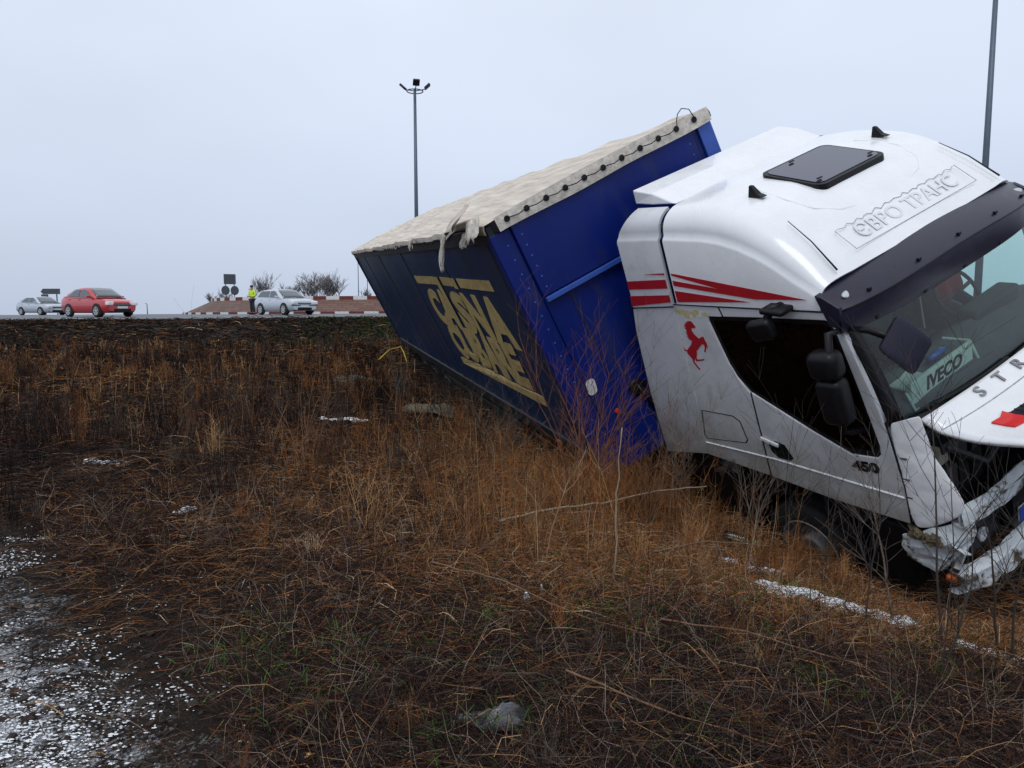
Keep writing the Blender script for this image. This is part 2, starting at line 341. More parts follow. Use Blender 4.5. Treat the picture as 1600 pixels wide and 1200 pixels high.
def side_panels(sg, root):
    f = lambda u, v, d: (u, sg*(1.25-d), v)
    dr = G().plate(door_out, f, 0, .05).build('door', 'white_dirty', root, bevel=.008)
    G().plate(rear_out, f, 0, .05).build('sleeper_panel', 'white_dirty', root, bevel=.008)
    G().plate([(a*.995+.005, b*.995+.005) for a, b in WIN], f, .016, .024).build('window_glass', 'glass_dark' if sg < 0 else 'glass', dr)
    # seal round the glass: black border
    cx, cz = 1.2, 1.05
    ring = [(cx+(a-cx)*.94, cz+(b-cz)*.92) for a, b in WIN]; n = len(WIN)
    g = G()
    for i in range(n):
        j = (i+1) % n; g.plate([WIN[i], WIN[j], ring[j], ring[i]], f, .013, .015)
    g.build('window_seal', 'black', dr)
    g = G(); g.tube([(-.10, sg*1.252, .045), (.82, sg*1.252, .125), (2.05, sg*1.252, .165)], .009, 8); g.build('crease_moulding', 'white', dr)
    return dr
door = side_panels(-1, truck); door['label'] = 'white passenger door with curved dark window'
ldoor = side_panels(1, truck)
fR = lambda u, v, d: (u, -1.25-d, v)
# handle recess and lever, locker hatch, door-frame post behind the window
G().plate([(.77, .29), (.86, .325), (.96, .315), (1.035, .20), (1.0, .165), (.87, .155), (.80, .20)], fR, .001, .004).build('handle_recess', 'black', door)
G().box((.80, -1.262, .305), (.2, .02, .035), Euler((0, .12, 0)).to_matrix()).build('handle', 'white', door, bevel=.006)
def ring_plate(out, w, y0, y1):
    cx = sum(p[0] for p in out)/len(out); cz = sum(p[1] for p in out)/len(out); g = G()
    inn = [(a+(cx-a)*w/math.hypot(a-cx, b-cz), b+(cz-b)*w/math.hypot(a-cx, b-cz)) for a, b in out]
    for i in range(len(out)):
        j = (i+1) % len(out); g.plate([out[i], out[j], inn[j], inn[i]], fR, y0, y1)
    return g
ring_plate([(-.02, .43), (.40, .47), (.48, .43), (.53, .24), (.50, .20), (-.03, .10), (-.06, .14)], .012, .001, .003).build('locker_seam', 'black', truck)
for s in (-1, 1): G().bb((.60, s*1.205-.015, .6), (.66, s*1.205+.015, 1.52)).build('door_post', 'interior', truck)
G().plate([(-.09, 1.50), (.22, 1.52), (.40, 1.505), (.36, 1.475), (.20, 1.44), (.10, 1.42), (.0, 1.45), (-.09, 1.47)], fR, .001, .002).build('filler_patch', 'putty', truck)
# roof module
def interp(x, P): return float(np.interp(x, [p[0] for p in P], [p[1] for p in P]))
TP = [(-.7, 2.42), (0, 2.425), (.3, 2.435), (.5, 2.42), (.8, 2.37), (1.0, 2.305), (1.2, 2.20), (1.4, 2.065), (1.55, 1.945), (1.66, 1.85)]
LP = [(-.7, 2.15), (0, 2.175), (.5, 2.17), (.7, 2.15), (.9, 2.105), (1.1, 2.035), (1.25, 1.965), (1.42, 1.865), (1.66, 1.745)]
def section(x, n=9):
    T, L = interp(x, TP), interp(x, LP); h = []
    h += [(1.25, belt(x)+.014), (1.252, L-.012), (1.243, L+.004), (1.222, L+.026)]
    for k in range(1, n+1):
        a = k/n*math.pi/2; h.append((.93+.288*math.cos(a)**.8, L+.028+(T-L-.036)*math.sin(a)**.9))
    h += [(.6, T+.004), (.2, T+.008)]
    return h
def xf(y): return 1-.055*(abs(y)/1.25)**3
rows = []
for i in range(27):
    x0 = 1.66*i/26; h = section(x0)
    rows.append([(x0*xf(y), -y, z) for y, z in h]+[(x0*xf(y), y, z) for y, z in reversed(h)])
roof = G().grid(rows).build('roof', 'white', truck, smooth=True, solid=.02)
e_ = roof.modifiers.new('e', 'EDGE_SPLIT'); e_.split_angle = rad(50)
def roof_z(x): return interp(x, TP)
# roof hatch
fT = lambda u, v, d: (u, v, roof_z(u)+.012+d)
def rrect(x0, x1, y0, y1, r, k=5):
    P = []
    for cx, cy, a0 in ((x1-r, y1-r, 0), (x0+r, y1-r, 90), (x0+r, y0+r, 180), (x1-r, y0+r, 270)):
        for i in range(k+1):
            a = rad(a0+90*i/k); P.append((cx+r*math.cos(a), cy+r*math.sin(a)))
    return P
hat = G().plate(rrect(.44, 1.06, -.43, .43, .08), lambda u, v, d: (u, v, 2.445-.135*(u-.42)/.64+.012+d), -.06, .02).build('roof_hatch', 'black', truck, bevel=.01)
G().plate(rrect(.475, 1.025, -.395, .395, .07), lambda u, v, d: (u, v, 2.445-.135*(u-.42)/.64+.012+d), .021, .026).build('hatch_glass', 'hatchglass', hat)
for a, bq in ((.52, -.1), (.97, -.33), (.97, .33)): G().box((a, bq, 2.445-.135*(a-.42)/.64+.052), (.02, .05, .010)).build('hatch_clip', 'black', hat)
for yy in (-.80, .82):     # fin aerials
    G().plate([(.60, 0), (.76, 0), (.70, .025), (.645, .095), (.615, .10)], lambda u, v, d: (u+.06, yy+d*(1-v*5), roof_z(.68)+.0+v), -.03, .03).build('fin_aerial', 'black', truck, bevel=.006)
P = [(.58, -.66), (.72, -.70), (.95, -.72), (1.15, -.66), (1.26, -.5), (1.31, -.25), (1.32, 0), (1.31, .25), (1.26, .5), (1.15, .66), (.95, .72), (.72, .70), (.58, .66)]
G().tube([(a, bb_, roof_z(a)+.002) for a, bb_ in P], .014, 8).build('roof_bead', 'white', truck, smooth=True)
for s in (-1, 1): G().tube([(1.16, s*.98, 2.245), (1.38, s*1.02, 2.10), (1.60, s*1.06, 1.90)], [.003, .005, .008], 6).build('spray_wand', 'black', truck)
# faded outlined lettering on the roof front
axr = Vector((0, 1, 0)); upr = Vector((-.176, 0, .145)).normalized(); nr = axr.cross(upr)
LO = Vector((1.475, 0, 2.014))+nr*.011
M['faded'] = mat('faded_lettering', (.68, .695, .72), .6, var=.06, scale=20)
M['edge'] = mat('old_glue_line', (.36, .35, .36), .8, var=.5, scale=30)
text('roof_lettering', '\u0404BPO TPAHC', .185, 'faded', truck, LO+nr*.001, axr, upr, .0015, .002, 1.12)
g = G(); q = []
for i in range(41): q.append((-.78+1.56*i/40, .105+.012*math.sin(i*2.1)+.008*random.uniform(-1, 1)))
q += [(.78, -.11), (-.78, -.11)]
q3 = [tuple(LO+axr*a+upr*b_-nr*(.0 if b_ > 0 else -.004)) for a, b_ in q]
g.tube(q3+[q3[0]], .0028, 4, False); g.build('lettering_outline', 'edge', truck)
# red decals on roof module
f3 = lambda u, v, d: (u*xf(1.25), -1.263-d, v)
for nme, poly in (('red_stripe', [(.02, 1.865), (1.55, 1.735), (1.02, 1.695), (.02, 1.745), (.02, 1.795), (.62, 1.755), (.02, 1.845)]),
                  ('red_stripe', [(.02, 1.695), (.95, 1.665), (.72, 1.645), (.02, 1.585)])):
    G().plate(poly, f3, .001, .004).build(nme, 'red', truck)
U = [(330, 140), (375, 150), (400, 180), (430, 215), (455, 245), (440, 270), (410, 262), (375, 275), (380, 310), (420, 370), (470, 420), (520, 460), (545, 440), (575, 420), (605, 435), (620, 480), (650, 530), (665, 580), (675, 625), (660, 630), (645, 590), (648, 660), (632, 715), (608, 705), (622, 650), (618, 580), (575, 560), (540, 600), (500, 660), (470, 690), (480, 740), (470, 800), (480, 850), (530, 850), (610, 842), (612, 868), (540, 880), (465, 885), (450, 850), (445, 800), (440, 850), (430, 890), (470, 950), (510, 1000), (545, 1035), (525, 1045), (480, 1000), (410, 910), (395, 840), (340, 780), (300, 730), (290, 692), (260, 690), (215, 640), (185, 560), (170, 480), (165, 430), (195, 470), (205, 560), (235, 630), (270, 668), (300, 665), (330, 620), (370, 570), (385, 500), (350, 480), (330, 490), (340, 460), (300, 455), (325, 430), (285, 420), (310, 390), (270, 375), (300, 350), (262, 340), (290, 310), (245, 270), (275, 260), (230, 240), (262, 220), (225, 210), (265, 190), (250, 165), (295, 170), (290, 145)]
hp = []
for u, v in U:      # sheet units to metres on the panel
    s_, t_ = (u-144)/540, (v-132)/912
    top = np.array((-.03, 1.39))*(1-s_)+np.array((.35, 1.43))*s_; bot = np.array((-.20, .84))*(1-s_)+np.array((.21, .92))*s_
    hp.append(tuple(top*(1-t_)+bot*t_))
G().plate(hp, fR, .001, .0035).build('horse_emblem', 'red', truck)
text('model_number', '450', .115, 'black', truck, (1.75, -1.254, .345), (1, 0, .17), (0, 0, 1), .003, .006, 1.35)
# side fairings and roof air deflector
def fairing(sg):
    rows = []
    for i in range(9):
        x0 = -.66+.60*i/8; h = section(x0); r = []
        r += [(x0-.06*(1-i/8), sg*1.25, -.25+.17*i/8), (x0-.09*(1-i/8), sg*1.25, .5), (x0-.06*(1-i/8), sg*1.25, 1.2)]
        r += [(x0+max(0, (z-2.2))*.9*(1-i/8), sg*y, z) for y, z in h[:11]]
        rows.append(r)
    o = G().grid(rows).build('side_fairing', 'white_dirty', truck, smooth=True, solid=.025)
    k = o.modifiers.new('e', 'EDGE_SPLIT'); k.split_angle = rad(40)
    return o
fair = fairing(-1); fairing(1)
for poly in ([(-.655, 1.742), (-.075, 1.80), (-.075, 1.712), (-.665, 1.655)], [(-.668, 1.585), (-.075, 1.645), (-.075, 1.575), (-.68, 1.475)], [(-.36, 1.835), (-.075, 1.862), (-.075, 1.845)]):
    G().plate(poly, lambda u, v, d: (u, -1.264-d, v), .001, .004).build('red_stripe', 'red', fair)
G().tube([(-.70, -1.268, 1.452), (-.05, -1.268, 1.532)], .006, 6).build('fairing_seam', 'black', fair)
G().add([(-.02, -1.0, 2.42), (-.02, 1.0, 2.42), (-.55, -1.02, 2.575), (-.55, 1.02, 2.575), (-.55, -1.02, 2.44), (-.55, 1.02, 2.44), (-.3, -1.03, 2.43), (-.3, 1.03, 2.43), (-.3, -1.01, 2.53), (-.3, 1.01, 2.53)],
        [(0, 1, 9, 8), (8, 9, 3, 2), (2, 3, 5, 4), (0, 8, 6), (8, 2, 4, 6), (1, 7, 9), (9, 7, 5, 3), (0, 6, 7, 1), (6, 4, 5, 7)]).build('roof_deflector', 'white', truck, bevel=.012)
G().tube([(x, -1.2535, belt(x)+.006) for x in (-.1, .4, .9, 1.4, 1.66)], .006, 6).build('roof_seam', 'black', truck)
G().tube([(.508, -1.246, belt(.5)), (.54, -1.246, 1.488)], .006, 6).build('door_gap', 'black', door)
G().tube([(.684, -1.246, .77), (.726, -1.246, -.09)], .006, 6).build('door_gap', 'black', door)
G().tube([(2.075, -1.243, -.07), (2.06, -1.243, .25), (1.99, -1.243, .66), (1.965, -1.243, .80)], .007, 6).build('door_gap', 'black', door)
G().tube([(-.105, -1.246, 1.54), (-.14, -1.246, 1.1), (-.115, -1.246, .5), (-.095, -1.246, -.1)], .008, 6).build('fairing_gap', 'black', truck)
# sun visor
def vis(y, k):
    a = abs(y)/1.27; c = a**4
    P = [(1.60-.05*c, 1.872-.10*a*a), (1.66-.07*c, 1.868-.105*a*a), (1.86-.17*c, 1.765-.075*a*a), (1.90-.17*c, 1.735-.07*a*a), (1.90-.155*c, 1.60-.03*a*a), (1.87-.14*c, 1.505)]
    return P[k]
def visor_rows(ks, off=0):
    return [[(vis(y, k)[0]+off, y, vis(y, k)[1]) for k in ks] for y in np.linspace(-1.275, 1.275, 35)]
visor = G().grid(visor_rows(range(6))).build('sun_visor', 'visor', truck, smooth=True, solid=.018)
k = visor.modifiers.new('e', 'EDGE_SPLIT'); k.split_angle = rad(28)
for s in (-1, 1):      # wrap-round ends
    G().plate([(1.55, 1.765), (1.60, 1.775), (1.74, 1.70), (1.745, 1.66), (1.72, 1.53), (1.64, 1.55)], lambda u, v, d: (u, s*(1.268+d), v), -.03, .012).build('visor_end', 'visor', visor, bevel=.006)
    lm = G().lathe([(-.012, .0), (-.012, .05), (.0, .062), (.014, .045), (.02, 0)], (0, 0, 0), 'x', 20).build('marker_lamp', 'lamp', visor, smooth=True)
    lm.scale = (.3, 1.25, .55); lm.location = (vis(1.10, 2)[0]-.06, s*1.10, vis(1.10, 2)[1]+.035); lm.rotation_euler = (0, rad(-52), 0)
for y in (-1.0, -.5, 0, .5, 1.0):
    for kk in (2, 5): G().box((vis(y, kk)[0]+(.0 if kk == 2 else .012), y, vis(y, kk)[1]+(.022 if kk == 2 else .02)), (.022, .03, .022)).build('visor_fixing', 'black', visor)
G().tube([(vis(y, 3)[0]+.008, y, vis(y, 3)[1]+.004) for y in np.linspace(-1.25, 1.25, 35)], .007, 6).build('visor_crease', 'black', visor, smooth=True)
# windscreen and its black surround
def scr(y, t):
    a = abs(y)/1.2; xb = 2.20-.215*a**3; xt = 1.75-.10*a**3
    return (xb+(xt-xb)*t+.03*math.sin(math.pi*t), y*(1-.015*t), .80+(1.60-.80)*t)
ws = G().grid([[scr(y, t) for t in np.linspace(0, 1, 7)] for y in np.linspace(-1.13, 1.13, 25)]).build('windscreen', 'glass', truck, smooth=True)
for s in (-1, 1):
    g = G(); g.grid([[tuple(np.array(scr(s*1.13, t))+(.004, 0, 0)), tuple(np.array(scr(s*1.23, t))+(.002, 0, 0))] for t in np.linspace(-.05, 1, 8)])
    g.build('windscreen_pillar', 'black', truck, smooth=True, solid=.02)
    g = G(); g.grid([[tuple(np.array(scr(s*1.215, t))+(.003, 0, 0)), (scr(s*1.24, t)[0]-.035, s*1.247, scr(s*1.24, t)[2])] for t in np.linspace(.0, 1, 8)])
    g.build('pillar_trim', 'white', truck, smooth=True, solid=.012)
g = G(); g.grid([[tuple(np.array(scr(y, -.02))+(.01, 0, 0)), tuple(np.array(scr(y, -.16))+(.05, 0, 0))] for y in np.linspace(-1.18, 1.18, 20)]); g.build('scuttle', 'black', truck, smooth=True, solid=.02)
for yb, yt in ((-.9, -.1), (.0, .75)):
    g = G(); p = [np.array(scr(yb+(yt-yb)*i/6, .03+.02*i/6))+(.03, 0, 0) for i in range(7)]; g.tube([tuple(a) for a in p], .011, 6); g.build('wiper', 'black', truck)
# interior
G().bb((-.05, -1.19, -.02), (2.02, 1.19, .02)).bb((-.06, -1.19, 0), (-.03, 1.19, 2.3)).build('cab_floor', 'interior', truck)
g = G(); g.grid([[(1.55, y, .25), (1.56, y, .86), (1.75, y, .92+.03*math.sin(y*5)), (2.05-.12*(abs(y)/1.1)**3, y, .80), (2.10-.12*(abs(y)/1.1)**3, y, .3)] for y in np.linspace(-1.12, 1.12, 17)])
g.build('dashboard', 'intgrey', truck, smooth=True, solid=.02)
G().bb((1.62, .25, .86), (1.80, .90, 1.02)).build('instrument_hood', 'interior', truck, bevel=.03)
for s in (-1, 1):
    st = G().bb((.55, s*.6-.26, .02), (1.1, s*.6+.26, .52)).build('seat', 'interior', truck, bevel=.06)
    G().box((.55, s*.6, .88), (.16, .50, .85), Euler((0, -.15, 0)).to_matrix()).build('backrest', 'intgrey', st, bevel=.06)
    G().box((.50, s*.6, 1.38), (.12, .28, .2)).build('headrest', 'intgrey', st, bevel=.04)
g = G(); c0 = Vector((1.45, .58, 1.02)); ux = Vector((0, 1, 0)); uy = Vector((-.55, 0, .83))
ring = [c0+(ux*math.cos(a)+uy*math.sin(a))*.24 for a in np.linspace(0, 2*math.pi, 29)]; g.tube(ring, .017, 8, False)
for a in (.1, math.pi-.1, -math.pi/2): g.tube([c0, c0+(ux*math.cos(a)+uy*math.sin(a))*.23], .018, 6)
g.tube([c0, c0+Vector((.3, 0, -.2))], .05, 8); g.build('steering_wheel', 'interior', truck, smooth=True)
g = G(); n_ = 90; g.grid([[(1.62-.0*(i % 2), -1.08+1.05*i/n_, 1.62), (1.63+.02*(i % 2), -1.08+1.05*i/n_, 1.40+.10*i/n_)] for i in range(n_+1)]); g.build('pleated_blind', 'curtaincloth', truck, solid=.004)
# front: engine bay behind the sprung flap
G().bb((1.95, -1.12, -.62), (2.12, 1.12, .72)).build('bulkhead', 'dark', truck)
g = G()
for i in range(9): g.bb((2.12, -.75+.18*i, -.35), (2.17, -.63+.18*i, .45))
g.bb((2.13, -1.0, .46), (2.22, 1.0, .54)); g.bb((2.12, -1.06, -.2), (2.25, -.9, .35)); g.tube([(2.2, -.95, .5), (2.28, -.6, .2), (2.25, -.2, .3), (2.3, .3, .1)], .03, 8); g.build('radiator', 'dark', truck)
G().bb((2.13, -1.02, .35), (2.2, -.90, .52)).build('washer_tank', mat('aged_plastic', (.30, .28, .22), .6, var=.2), truck, bevel=.02)
def flapp(y, d):
    a = abs(y)/1.12; dz = float(np.interp(d, [0, .1, .16, .4, .65, .8], [0, -.055, -.078, -.10, -.075, -.05]))
    return (2.235-.08*a**3+d-.16*d*a**4, y*(1-.06*d*a), .835+dz-.03*a**4)
flap = G().grid([[flapp(y, d) for d in (0, .03, .07, .11, .15, .155, .165, .25, .35, .45, .6, .75, .8)] for y in np.linspace(-1.12, 1.12, 29)]).build('front_flap', 'white', truck, smooth=True, solid=.03)
flap['label'] = 'white front flap sprung open below the windscreen'
for i, ch in enumerate('STRALIS'):
    p0 = Vector(flapp(-.62+.24*i, .065)); text('flap_letter', ch, .125, 'steel', flap, p0+Vector((.01, 0, .022)), (0, 1, 0), (-.88, 0, .48), .004, .002, 1.3)
G().tube([tuple(Vector(flapp(y, .158))+Vector((0, 0, .016))) for y in np.linspace(-1.1, 1.1, 25)], .005, 6).build('flap_seam', 'edge', flap)
gl = G().grid([[tuple(Vector(flapp(y, d))+Vector((0, 0, .02))) for d in np.linspace(.34, .62, 8)] for y in np.linspace(-.74, .74, 40)]).build('flap_grille', 'black', flap, solid=.006)
for i in range(26): G().tube([tuple(Vector(flapp(-.74+1.48*i/25, .34))+Vector((0, 0, .027))), tuple(Vector(flapp(-.74+1.48*i/25+.05, .62))+Vector((0, 0, .027)))], .004, 4).build('grille_wire', 'visor', gl)
rw = G().grid([[tuple(Vector(flapp(y, d-.04*(y > -.8)))+Vector((0, 0, .024))) for d in (.34, .42, .50)] for y in (-.90, -.82, -.745)]).build('red_reflector', mat('red_trim', (.62, .015, .015), .3), flap, solid=.012)
# near corner panel
cor = [[(1.985, -1.245, .80), (2.02, -1.245, .55), (2.06, -1.245, .25), (2.085, -1.245, -.09)], [(2.02, -1.235, .82), (2.06, -1.235, .57), (2.11, -1.235, .25), (2.15, -1.235, -.10)],
       [(2.10, -1.20, .85), (2.13, -1.20, .60), (2.20, -1.20, .30), (2.25, -1.20, -.06)], [(2.16, -1.15, .86), (2.19, -1.15, .62), (2.30, -1.16, .36), (2.42, -1.17, .08)], [(2.17, -1.13, .86), (2.20, -1.13, .62), (2.32, -1.13, .38), (2.47, -1.14, .19)]]
cp = G().grid(cor).build('corner_panel', 'white', truck, smooth=True, solid=.02)
k = cp.modifiers.new('u', 'SUBSURF'); k.levels = 1; k.render_levels = 2
G().grid([[(x, -y, z) for x, y, z in r] for r in cor]).build('corner_panel', 'white', truck, smooth=True, solid=.02)
for zz in (.52, .34, .18, .03): G().box((2.075+.03*(.5-zz), -1.244, zz), (.05, .012, .012)).build('panel_clip', 'steel', cp)
# bumper
bu = G()
def bsec(y):
    a = abs(y)/1.2; return 2.50-.13*a**6
bumper = G().grid([[(bsec(y)-.05, y, .17+.05*y), (bsec(y)+.01, y, .155+.05*y), (bsec(y)+.015, y, .07+.05*y), (bsec(y)-.05, y, .05+.05*y)] for y in np.linspace(-1.16, 1.16, 25)]).build('bumper', 'white_broken', truck, smooth=True, solid=.03)
bumper['label'] = 'scraped and broken white front bumper'
k = bumper.modifiers.new('e', 'EDGE_SPLIT'); k.split_angle = rad(35)
b2 = G().grid([[(bsec(y)-.06, y, -.39+.04*y), (bsec(y)+.02, y, -.41+.04*y), (bsec(y)+.03, y, -.54+.04*y), (bsec(y)-.03, y, -.59+.04*y), (bsec(y)-.1, y, -.60+.04*y)] for y in np.linspace(-1.19, 1.19, 25)]).build('lower_bumper', 'white_broken', bumper, solid=.03)
cr = G().grid([[(2.0, -1.245, -.20), (1.99, -1.25, -.29), (2.03, -1.24, -.36), (2.0, -1.24, -.40)], [(2.12, -1.235, -.14), (2.13, -1.265, -.25), (2.14, -1.23, -.37), (2.11, -1.25, -.41)], [(2.22, -1.21, -.07), (2.24, -1.235, -.22), (2.25, -1.19, -.34), (2.21, -1.22, -.47)], [(2.33, -1.16, -.02), (2.34, -1.20, -.15), (2.36, -1.15, -.26), (2.28, -1.19, -.42)], [(2.46, -1.10, .03), (2.48, -1.12, -.08), (2.46, -1.11, -.15), (2.40, -1.14, -.22)]]).build('bumper_corner', 'white_broken', bumper, solid=.02)
for i in range(9):
    rg2 = random.Random(60+i); c_ = Vector((2.05+.045*i, -1.22+.01*i, -.42+.02*i+rg2.uniform(-.08, .05))); G().plate([(0, 0), (rg2.uniform(.05, .12), .02), (rg2.uniform(.03, .1), -rg2.uniform(.05, .12)), (-.02, -.05)], lambda u, v, d: tuple(c_+Euler((rg2.random()*0+i, i*.7, i*1.3)).to_matrix() @ Vector((u, d, v))), 0, .006).build('plastic_shard', 'white_broken' if i % 3 else 'black', bumper)
tx = bpy.data.textures.new('crumple', 'CLOUDS'); tx.noise_scale = .16
for o_, st in ((bumper, .05), (b2, .06), (cr, .05), (cp, .018)):
    k = o_.modifiers.new('sub', 'SUBSURF'); k.subdivision_type = 'SIMPLE'; k.levels = k.render_levels = 2
    k = o_.modifiers.new('crumple', 'DISPLACE'); k.texture = tx; k.strength = st; k.mid_level = .5; k.texture_coords = 'LOCAL'
for sgn in (-1, 1):
    hl = G().bb((2.22, min(sgn*1.06, sgn*.62), -.40), (2.38, max(sgn*1.06, sgn*.62), -.02)).build('headlight', 'black', bumper, bevel=.03)
    G().lathe([(0, .0), (.0, .05), (.03, .06), (.035, .05), (.015, .03), (.01, 0)], (2.375, sgn*.90, -.24), 'x', 18).build('lamp_reflector', 'lamp', hl, smooth=True)
G().box((2.36, -1.12, -.33), (.05, .26, .07), Euler((.35, .3, .3)).to_matrix()).build('broken_lamp_glass', 'steel', bumper, bevel=.01)
G().box((2.32, -1.20, -.50), (.08, .05, .06), Euler((.2, .3, .5)).to_matrix()).build('indicator', 'orange', bumper, bevel=.02)
G().bb((2.25, -.60, -.36), (2.46, .60, .04)).build('bumper_grille', 'black', bumper)
npl = G().bb((2.47, -.56, -.30), (2.482, -.04, -.18)).build('number_plate', 'paintwhite', bumper)
G().bb((2.480, -.56, -.30), (2.486, -.50, -.18)).build('plate_band', mat('plate_blue', (.01, .06, .4), .5), npl)
M['mud'] = mat('crushed_mud', (.10, .08, .045), .9, var=.5, scale=14, bump=.8, bscale=20)
g = G(); rg = random.Random(3)
for i in range(40): g.box((2.16+rg.uniform(-.09, .12), -1.255+rg.uniform(-.02, .02), -.145+rg.uniform(-.035, .035)), (rg.uniform(.03, .09), .03, rg.uniform(.01, .04)), Euler((rg.uniform(-1, 1), rg.uniform(-.6, .6), rg.uniform(-1, 1))).to_matrix())
g.build('crushed_foam', 'mud', bumper)
# underside, wheel, step
G().bb((-.7, -.55, -.75), (2.1, -.40, -.40)).bb((-.7, .40, -.75), (2.1, .55, -.40)).bb((-3.2, -.5, -.95), (-.6, -.38, -.7)).bb((-3.2, .38, -.95), (-.6, .5, -.7)).bb((.3, -1.1, -.35), (1.7, 1.1, -.12)).build('chassis', 'dark', truck)
g = G()
A = np.linspace(rad(195), rad(-15), 16)
g.grid([[(.98+.66*math.cos(a), -1.23, -.85+.66*math.sin(a)), (.98+.66*math.cos(a), -.75, -.85+.66*math.sin(a)), (.98+.60*math.cos(a), -.75, -.85+.60*math.sin(a)), (.98+.60*math.cos(a), -1.23, -.85+.60*math.sin(a))] for a in A], True)
g.build('wheel_arch', 'black', truck, smooth=False)
for a, b_ in ((1.66, 2.05), (-.35, .30)): G().bb((a, -1.22, -.74), (b_, -.82, -.15)).build('step_box', 'black', truck, bevel=.02)
def truck_wheel(c, root, r=.50):
    w = G().lathe([(-.15, .30), (-.16, .40), (-.15, r-.03), (-.10, r), (.10, r), (.15, r-.03), (.16, .40), (.15, .30)], c, 'y', 40).build('wheel', 'rubber', root, smooth=True)
    rim = G().lathe([(-.12, .0), (-.14, .10), (-.14, .13), (-.05, .15), (-.04, .24), (-.13, .285), (-.16, .30), (-.155, .315), (-.12, .31)], c, 'y', 36).build('rim', 'rimpaint', w, smooth=True)
    return w
truck_wheel((.98, -1.04, -.86), truck); truck_wheel((.98, 1.04, -.86), truck)
# mirrors
def rbox(lo, hi, name, m, parent, bev, rot=None):
    c = [(a+b)/2 for a, b in zip(lo, hi)]; d = [b-a for a, b in zip(lo, hi)]
    return G().box(c, d, rot).build(name, m, parent, bevel=bev, seg=4, smooth=False)
mi = G().tube([(1.70, -1.22, 1.50), (1.72, -1.40, 1.55), (1.72, -1.44, 1.20), (1.74, -1.42, .75), (1.80, -1.22, .68)], .03, 8).build('mirror_arm', 'black', truck, smooth=True)
rbox((1.60, -1.50, .82), (1.82, -1.33, 1.20), 'mirror_housing', 'black', mi, .06, Euler((0, -.12, 0)).to_matrix())
rbox((1.55, -1.51, 1.19), (1.80, -1.33, 1.42), 'mirror_housing', 'black', mi, .07, Euler((0, -.12, 0)).to_matrix())
km = G().tube([(1.22, -1.22, 1.66), (1.20, -1.36, 1.68), (1.14, -1.40, 1.55)], .035, 8).build('kerb_mirror', 'black', truck, smooth=True)
rbox((1.00, -1.46, 1.42), (1.24, -1.36, 1.60), 'mirror_housing', 'black', km, .04, Euler((.2, -.25, 0)).to_matrix())
G().box((1.22, -1.33, 1.66), (.22, .16, .05), Euler((0, 0, 0)).to_matrix()).build('mirror_bracket', 'black', km, bevel=.02)
fm = G().tube([(1.74, -1.20, 1.50), (1.95, -1.26, 1.55), (2.14, -1.22, 1.48)], .028, 8).build('front_mirror', 'black', truck, smooth=True)
Rm = Vector((.70, -.62, .36)).to_track_quat('X', 'Z').to_matrix()
G().plate(rrect(-.14, .14, -.13, .13, .035), lambda u, v, d: tuple(Vector((2.16, -1.20, 1.44))+Rm @ Vector((d, (u+v)*.62, (v-u)*.80))), -.04, .04).build('mirror_housing', 'visor', fm, bevel=.015)
for ch in (mi, km, fm):
    for o in ch.children:
        o.data.polygons.foreach_set('use_smooth', [True]*len(o.data.polygons))
# loose things seen in the cab
tr = empty('dashboard_tray', CM @ Vector((1.98, -.55, .86)), CABP['rot'], CABP['scale']); tag(tr, 'pale green shelf lettered in black lying behind the windscreen', 'shelf')
G().bb((-.015, -.40, -.06), (.015, .38, .12)).build('front_board', 'mint', tr, bevel=.006)
G().plate([(-.22, -.40), (0, -.40), (0, -.15), (-.10, -.12), (-.22, -.14)], lambda u, v, d: (u, v, .05+d), 0, .015).build('shelf', 'mint', tr)
G().tube([(-.2, .36, .12), (0, .38, .12), (.04, .42, -.08)], .012, 6).build('wire_rail', 'mint', tr)
G().tube([(-.02, -.42, .05), (.03, -.40, -.10), (.0, -.30, -.12)], .01, 6).build('wire_rail', 'mint', tr)
text('shelf_lettering', 'IVECO', .145, 'black', tr, (.0165, .0, .03), (0, 1, 0), (0, 0, 1), .002, .005, 1.1, shear=.15)
jk = G(); jk.grid([[(1.10-.03*math.sin(i*1.9)+.01*j, .78+.058*i+.015*math.sin(j*2.1), 1.06-.07*j-.02*math.sin(i*1.3)+.02*i) for j in range(6)] for i in range(7)])
jo = jk.build('red_jacket', 'jacket', smooth=True, solid=.02); jo.matrix_world = CM; tag(jo, 'red jacket hung inside the cab by the far door', 'jacket')
bt = G().lathe([(0, 0), (0, .03), (.18, .03), (.21, .012), (.24, .012), (.24, 0)], (0, 0, 0), 'y', 14).build('drink_bottle', mat('bottle_blue', (.03, .09, .35), .3), smooth=True)
bt.matrix_world = CM @ Matrix.Translation((1.86, -.52, .955)); tag(bt, 'small blue bottle lying on the cab dashboard', 'bottle')

# ------------------------------------------------------------------ semitrailer (local: front top edge at x = 0, z = 0; x forward, y to its left)
trl = empty('semitrailer', TRLP['loc'], TRLP['rot'], TRLP['scale'])
tag(trl, 'tilted blue curtain-sided trailer with gold lettering behind the cab', 'trailer')
L_ = 13.6
def curt(x, z):
    f = (z+2.62)/2.44
    return -1.235-.010*math.sin(x*2.1)*math.sin(math.pi*f)-.006*math.sin(x*9+z)*(1-f)-.012*math.sin(x*.9+1)*math.sin(math.pi*f)
xs = np.linspace(-L_+.05, -.10, 110); zs = np.linspace(-2.62, -.17, 22)
cu = G().grid([[(x, curt(x, z), z) for z in zs] for x in xs]).build('side_curtain', 'curtain', trl, smooth=True); cu['label'] = 'navy side curtain with gold print'
G().grid([[(x, 1.235, z) for z in zs[::7]] for x in xs[::10]]).build('side_curtain', 'curtain', trl)
fC = lambda u, v, d: (u, curt(u, v)-d, v)
